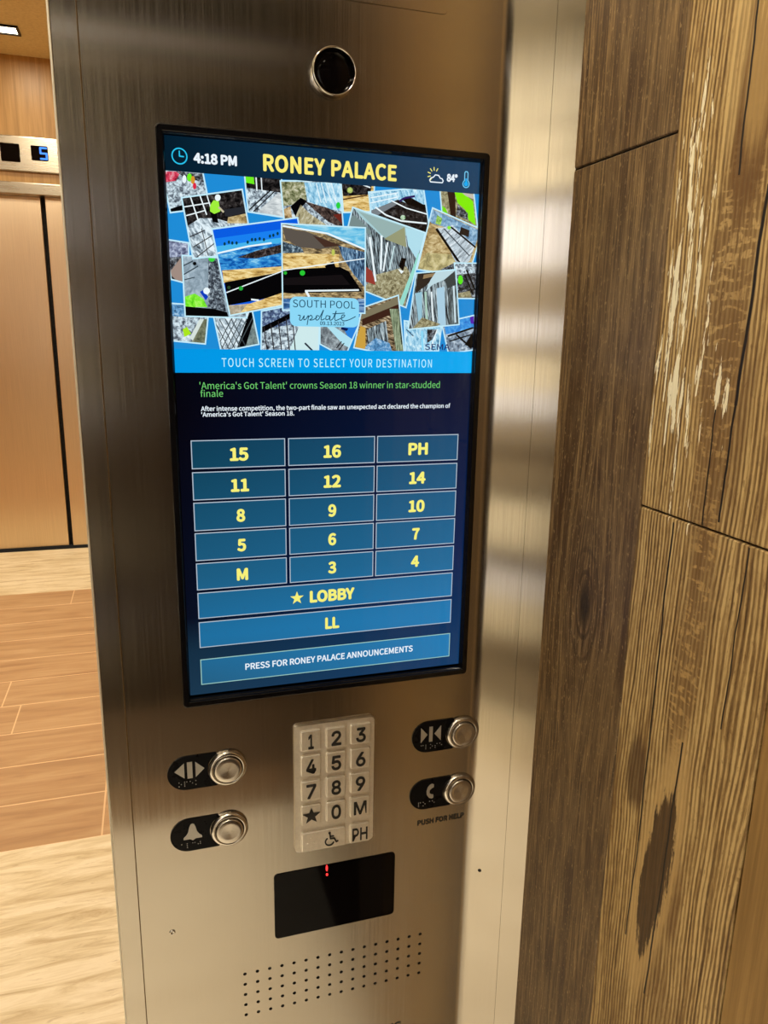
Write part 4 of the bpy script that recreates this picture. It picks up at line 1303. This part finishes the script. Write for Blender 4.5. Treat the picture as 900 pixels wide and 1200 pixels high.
push_button(267.6, 903.3, 'open', 'door open push button, black plate with two outward triangles, upper left of the keypad')
push_button(269.6, 975.3, 'alarm', 'alarm push button, black plate with a silver bell, below the door open button')
push_button(544.3, 861.3, 'close', 'door close push button, black plate with two inward triangles, upper right of the keypad')
push_button(540.3, 928.3, 'phone', 'phone push button, black plate with a telephone handset, above the words push for help')

# ================================================================= KEYPAD
ka, kb, kc, kd = P(345, 852.5, 0), P(439, 840, 0), P(346.5, 1000, 0), P(437, 984.5, 0)
kx0, kx1 = (ka.x + kc.x) / 2, (kb.x + kd.x) / 2
kz1, kz0 = (ka.z + kb.z) / 2, (kc.z + kd.z) / 2
kp = thing('keypad', 'cast silver number keypad with raised square keys between the round buttons', 'keypad', ((kx0 + kx1) / 2, STEEL_Y, kz0))
bm = bmesh.new()
prism(bm, rrect(kx0, kx1, kz0, kz1, .004), STEEL_Y - .0042, STEEL_Y + .001, 0, .0009)
obj('keypad_plate', bm, M['key_steel'], kp)
KY0 = STEEL_Y - .0042
colsx = [(P(352, 867, KY0).x, P(375.3, 864, KY0).x), (P(381.8, 864, KY0).x, P(404.8, 861, KY0).x), (P(410.3, 860, KY0).x, P(433.7, 857, KY0).x)]
rowsz = [(P(352, t, KY0).z, P(352, b_, KY0).z) for t, b_ in ((857, 879.6), (886, 908.8), (915.5, 937.8), (944.2, 966.8), (976, 997.5))]
keys = [['1', '2', '3'], ['4', '5', '6'], ['7', '8', '9'], ['*', '0', 'M'], ['wide', None, 'PH']]
for r in range(5):
    for c in range(3):
        k = keys[r][c]
        if k is None:
            continue
        x0, x1 = colsx[c]; z1, z0 = rowsz[r]
        if k == 'wide':
            x1 = colsx[1][1]
        bm = bmesh.new()
        prism(bm, rrect(x0, x1, z0, z1, .0016, 4), KY0 - .0034, KY0 + .0005, 0, .0009)
        key = obj('key', bm, M['key_steel'], kp)
        key['label'] = {'*': 'key with a black star', 'wide': 'wide key with a wheelchair symbol'}.get(k, 'key marked ' + k)
        m, zm = (x0 + x1) / 2, (z0 + z1) / 2
        yf = KY0 - .0036
        if k == '*':
            bm = bmesh.new(); prism(bm, star(m, zm - .0005, .0104, .42), yf - .0006, yf + .0003)
            o = obj('key_symbol', bm, M['ink'], None); o.parent = key
        elif k == 'wide':
            bm = bmesh.new()
            cc = P(387, 983, yf); X, Z = cc.x + .0005, cc.z
            w = .0017
            prism(bm, circ(X - .0012, Z + .0078, .0015, 14), yf - .0005, yf + .0002)
            stroke(bm, [(X - .0008, Z + .0055), (X - .0002, Z + .0002), (X + .0042, Z + .0000), (X + .0066, Z - .0050), (X + .0084, Z - .0042)], w, yf - .0005, yf + .0002)
            stroke(bm, [(X - .0004, Z + .0032), (X + .0034, Z + .0032)], w * .8, yf - .00055, yf + .0002)
            stroke(bm, [(X - .0012 + .0050 * math.cos(a), Z - .0032 + .0050 * math.sin(a)) for a in [math.radians(125 + 215 * i / 14) for i in range(15)]], w * .9, yf - .00052, yf + .0002)
            o = obj('key_symbol', bm, M['ink'], None); o.parent = key
            bm = bmesh.new()
            for qx, qy in ((364.5, 983), (361, 989), (368, 987.5)):
                q = P(qx, qy, yf)
                lathe(bm, (q.x, q.z), [(.0011, yf + .0002), (.0008, yf - .0008), (0, yf - .0011)], 12)
            o = obj('braille', bm, M['key_steel'], None, True); o.parent = key
        else:
            hgt = .0165 if k not in ('PH', 'M') else .0158
            zz = zm - .0008
            wk = {'1': .0062, 'M': .0150, 'PH': .0182}.get(k, .0112)
            lettering('key_symbol', k, m - wk / 2, m + wk / 2, zz - hgt / 2, zz + hgt / 2, yf + .0003, M['ink'], key, .018 if k != 'PH' else .010, thick=.0008, face='inter')

# ================================================================= DARK READER WINDOW
a, b, c, dd = P(321, 1024), P(462, 999), P(322, 1098), P(462, 1072)
x0, x1, z1, z0 = (a.x + c.x) / 2, (b.x + dd.x) / 2, (a.z + b.z) / 2, (c.z + dd.z) / 2
rd = thing('card_reader', 'black rectangular reader window with a red light below the keypad', 'card reader', ((x0 + x1) / 2, STEEL_Y, z0))
bm = bmesh.new(); prism(bm, rrect(x0, x1, z0, z1, .005), STEEL_Y - .0008, STEEL_Y + .001)
win = obj('reader_window', bm, M['black_glass'], rd)
_t = NT('red_led'); _t.set(Base_Color=(.02, .0, .0), Emission_Color=(1.0, .03, .03), Emission_Strength=2.2, Roughness=.3)
u, v = P(383, 1014, STEEL_Y - .001), P(383, 1026, STEEL_Y - .001)
bm = bmesh.new()
prism(bm, circ(u.x, (u.z * .72 + v.z * .28), .0012, 12, .0042), STEEL_Y - .0011, STEEL_Y - .0007)
prism(bm, circ(u.x + .0002, v.z + .0012, .0013, 12, .0018), STEEL_Y - .0011, STEEL_Y - .0007)
o = obj('indicator_light', bm, _t.m, rd); o['label'] = 'small glowing red light'

# ================================================================= HALL: FLOOR INDICATOR AND DOWNLIGHTS
fi = thing('floor_indicator', 'steel floor indicator with two dark windows above the hall lift doors', 'floor indicator', (-1.0, HALL_Y, 2.58))
bm = bmesh.new(); box(bm, (-1.45, HALL_Y - .022, 2.585), (-.62, HALL_Y + .002, 2.803), 0, .008, 3)
obj('indicator_plate', bm, M['hall_steel'], fi)
yf = HALL_Y - .022
for (x0, x1, z0, z1, on) in ((-1.022, -.908, 2.642, 2.752, False), (-.840, -.738, 2.660, 2.750, True)):
    bm = bmesh.new(); prism(bm, rrect(x0, x1, z0, z1, .006, 3), yf - .004, yf + .002)
    w = obj('display_window', bm, M['black_glass'], fi)
    if on:
        _t = NT('blue_digit'); _t.set(Base_Color=(.0, .01, .05), Emission_Color=(.03, .22, 1.0), Emission_Strength=1.6)
        bm = bmesh.new()
        sx0, sx1, sz0, sz1 = -.783, -.747, 2.672, 2.738
        sm_ = (sz0 + sz1) / 2
        stroke(bm, [(sx1, sz1), (sx0, sz1), (sx0, sm_), (sx1, sm_), (sx1, sz0), (sx0, sz0)], .011, yf - .006, yf - .0035)
        o = obj('digit', bm, _t.m, None); o.parent = w; o['label'] = 'glowing blue digit 5'


def downlight(name, x, y, z, label, group, s, sq=True):
    t = thing(name, label, 'ceiling light', (x, y, z), group)
    bm = bmesh.new()
    t0 = .014
    for (a, b) in (((x - s - t0, y - s - t0), (x + s + t0, y - s)), ((x - s - t0, y + s), (x + s + t0, y + s + t0)), ((x - s - t0, y - s), (x - s, y + s)), ((x + s, y - s), (x + s + t0, y + s))):
        box(bm, (a[0], a[1], z - .010), (b[0], b[1], z + .001))
    obj('light_frame', bm, M['black_paint'], t)
    bm = bmesh.new()
    box(bm, (x - s, y - s, z - .003), (x + s, y + s, z + .004))
    obj('light_lens', bm, M['lens'], t)
    return t


downlight('ceiling_downlight', DLX, DLY, HALL_CEIL, 'square black rimmed downlight in the wood ceiling, upper left corner', None, .058)
for x, y, _p, _s in HALL_LIGHTS[1:]:
    downlight('ceiling_downlight', x, y, HALL_CEIL, 'further square downlight in the hall ceiling, out of the picture', 'hall downlights', .058)
for x, y, _p, _s in CAB_LIGHTS:
    downlight('cab_downlight', x, y, CAB_CEIL, 'small square downlight in the cab ceiling, out of the picture', 'cab downlights', .045)
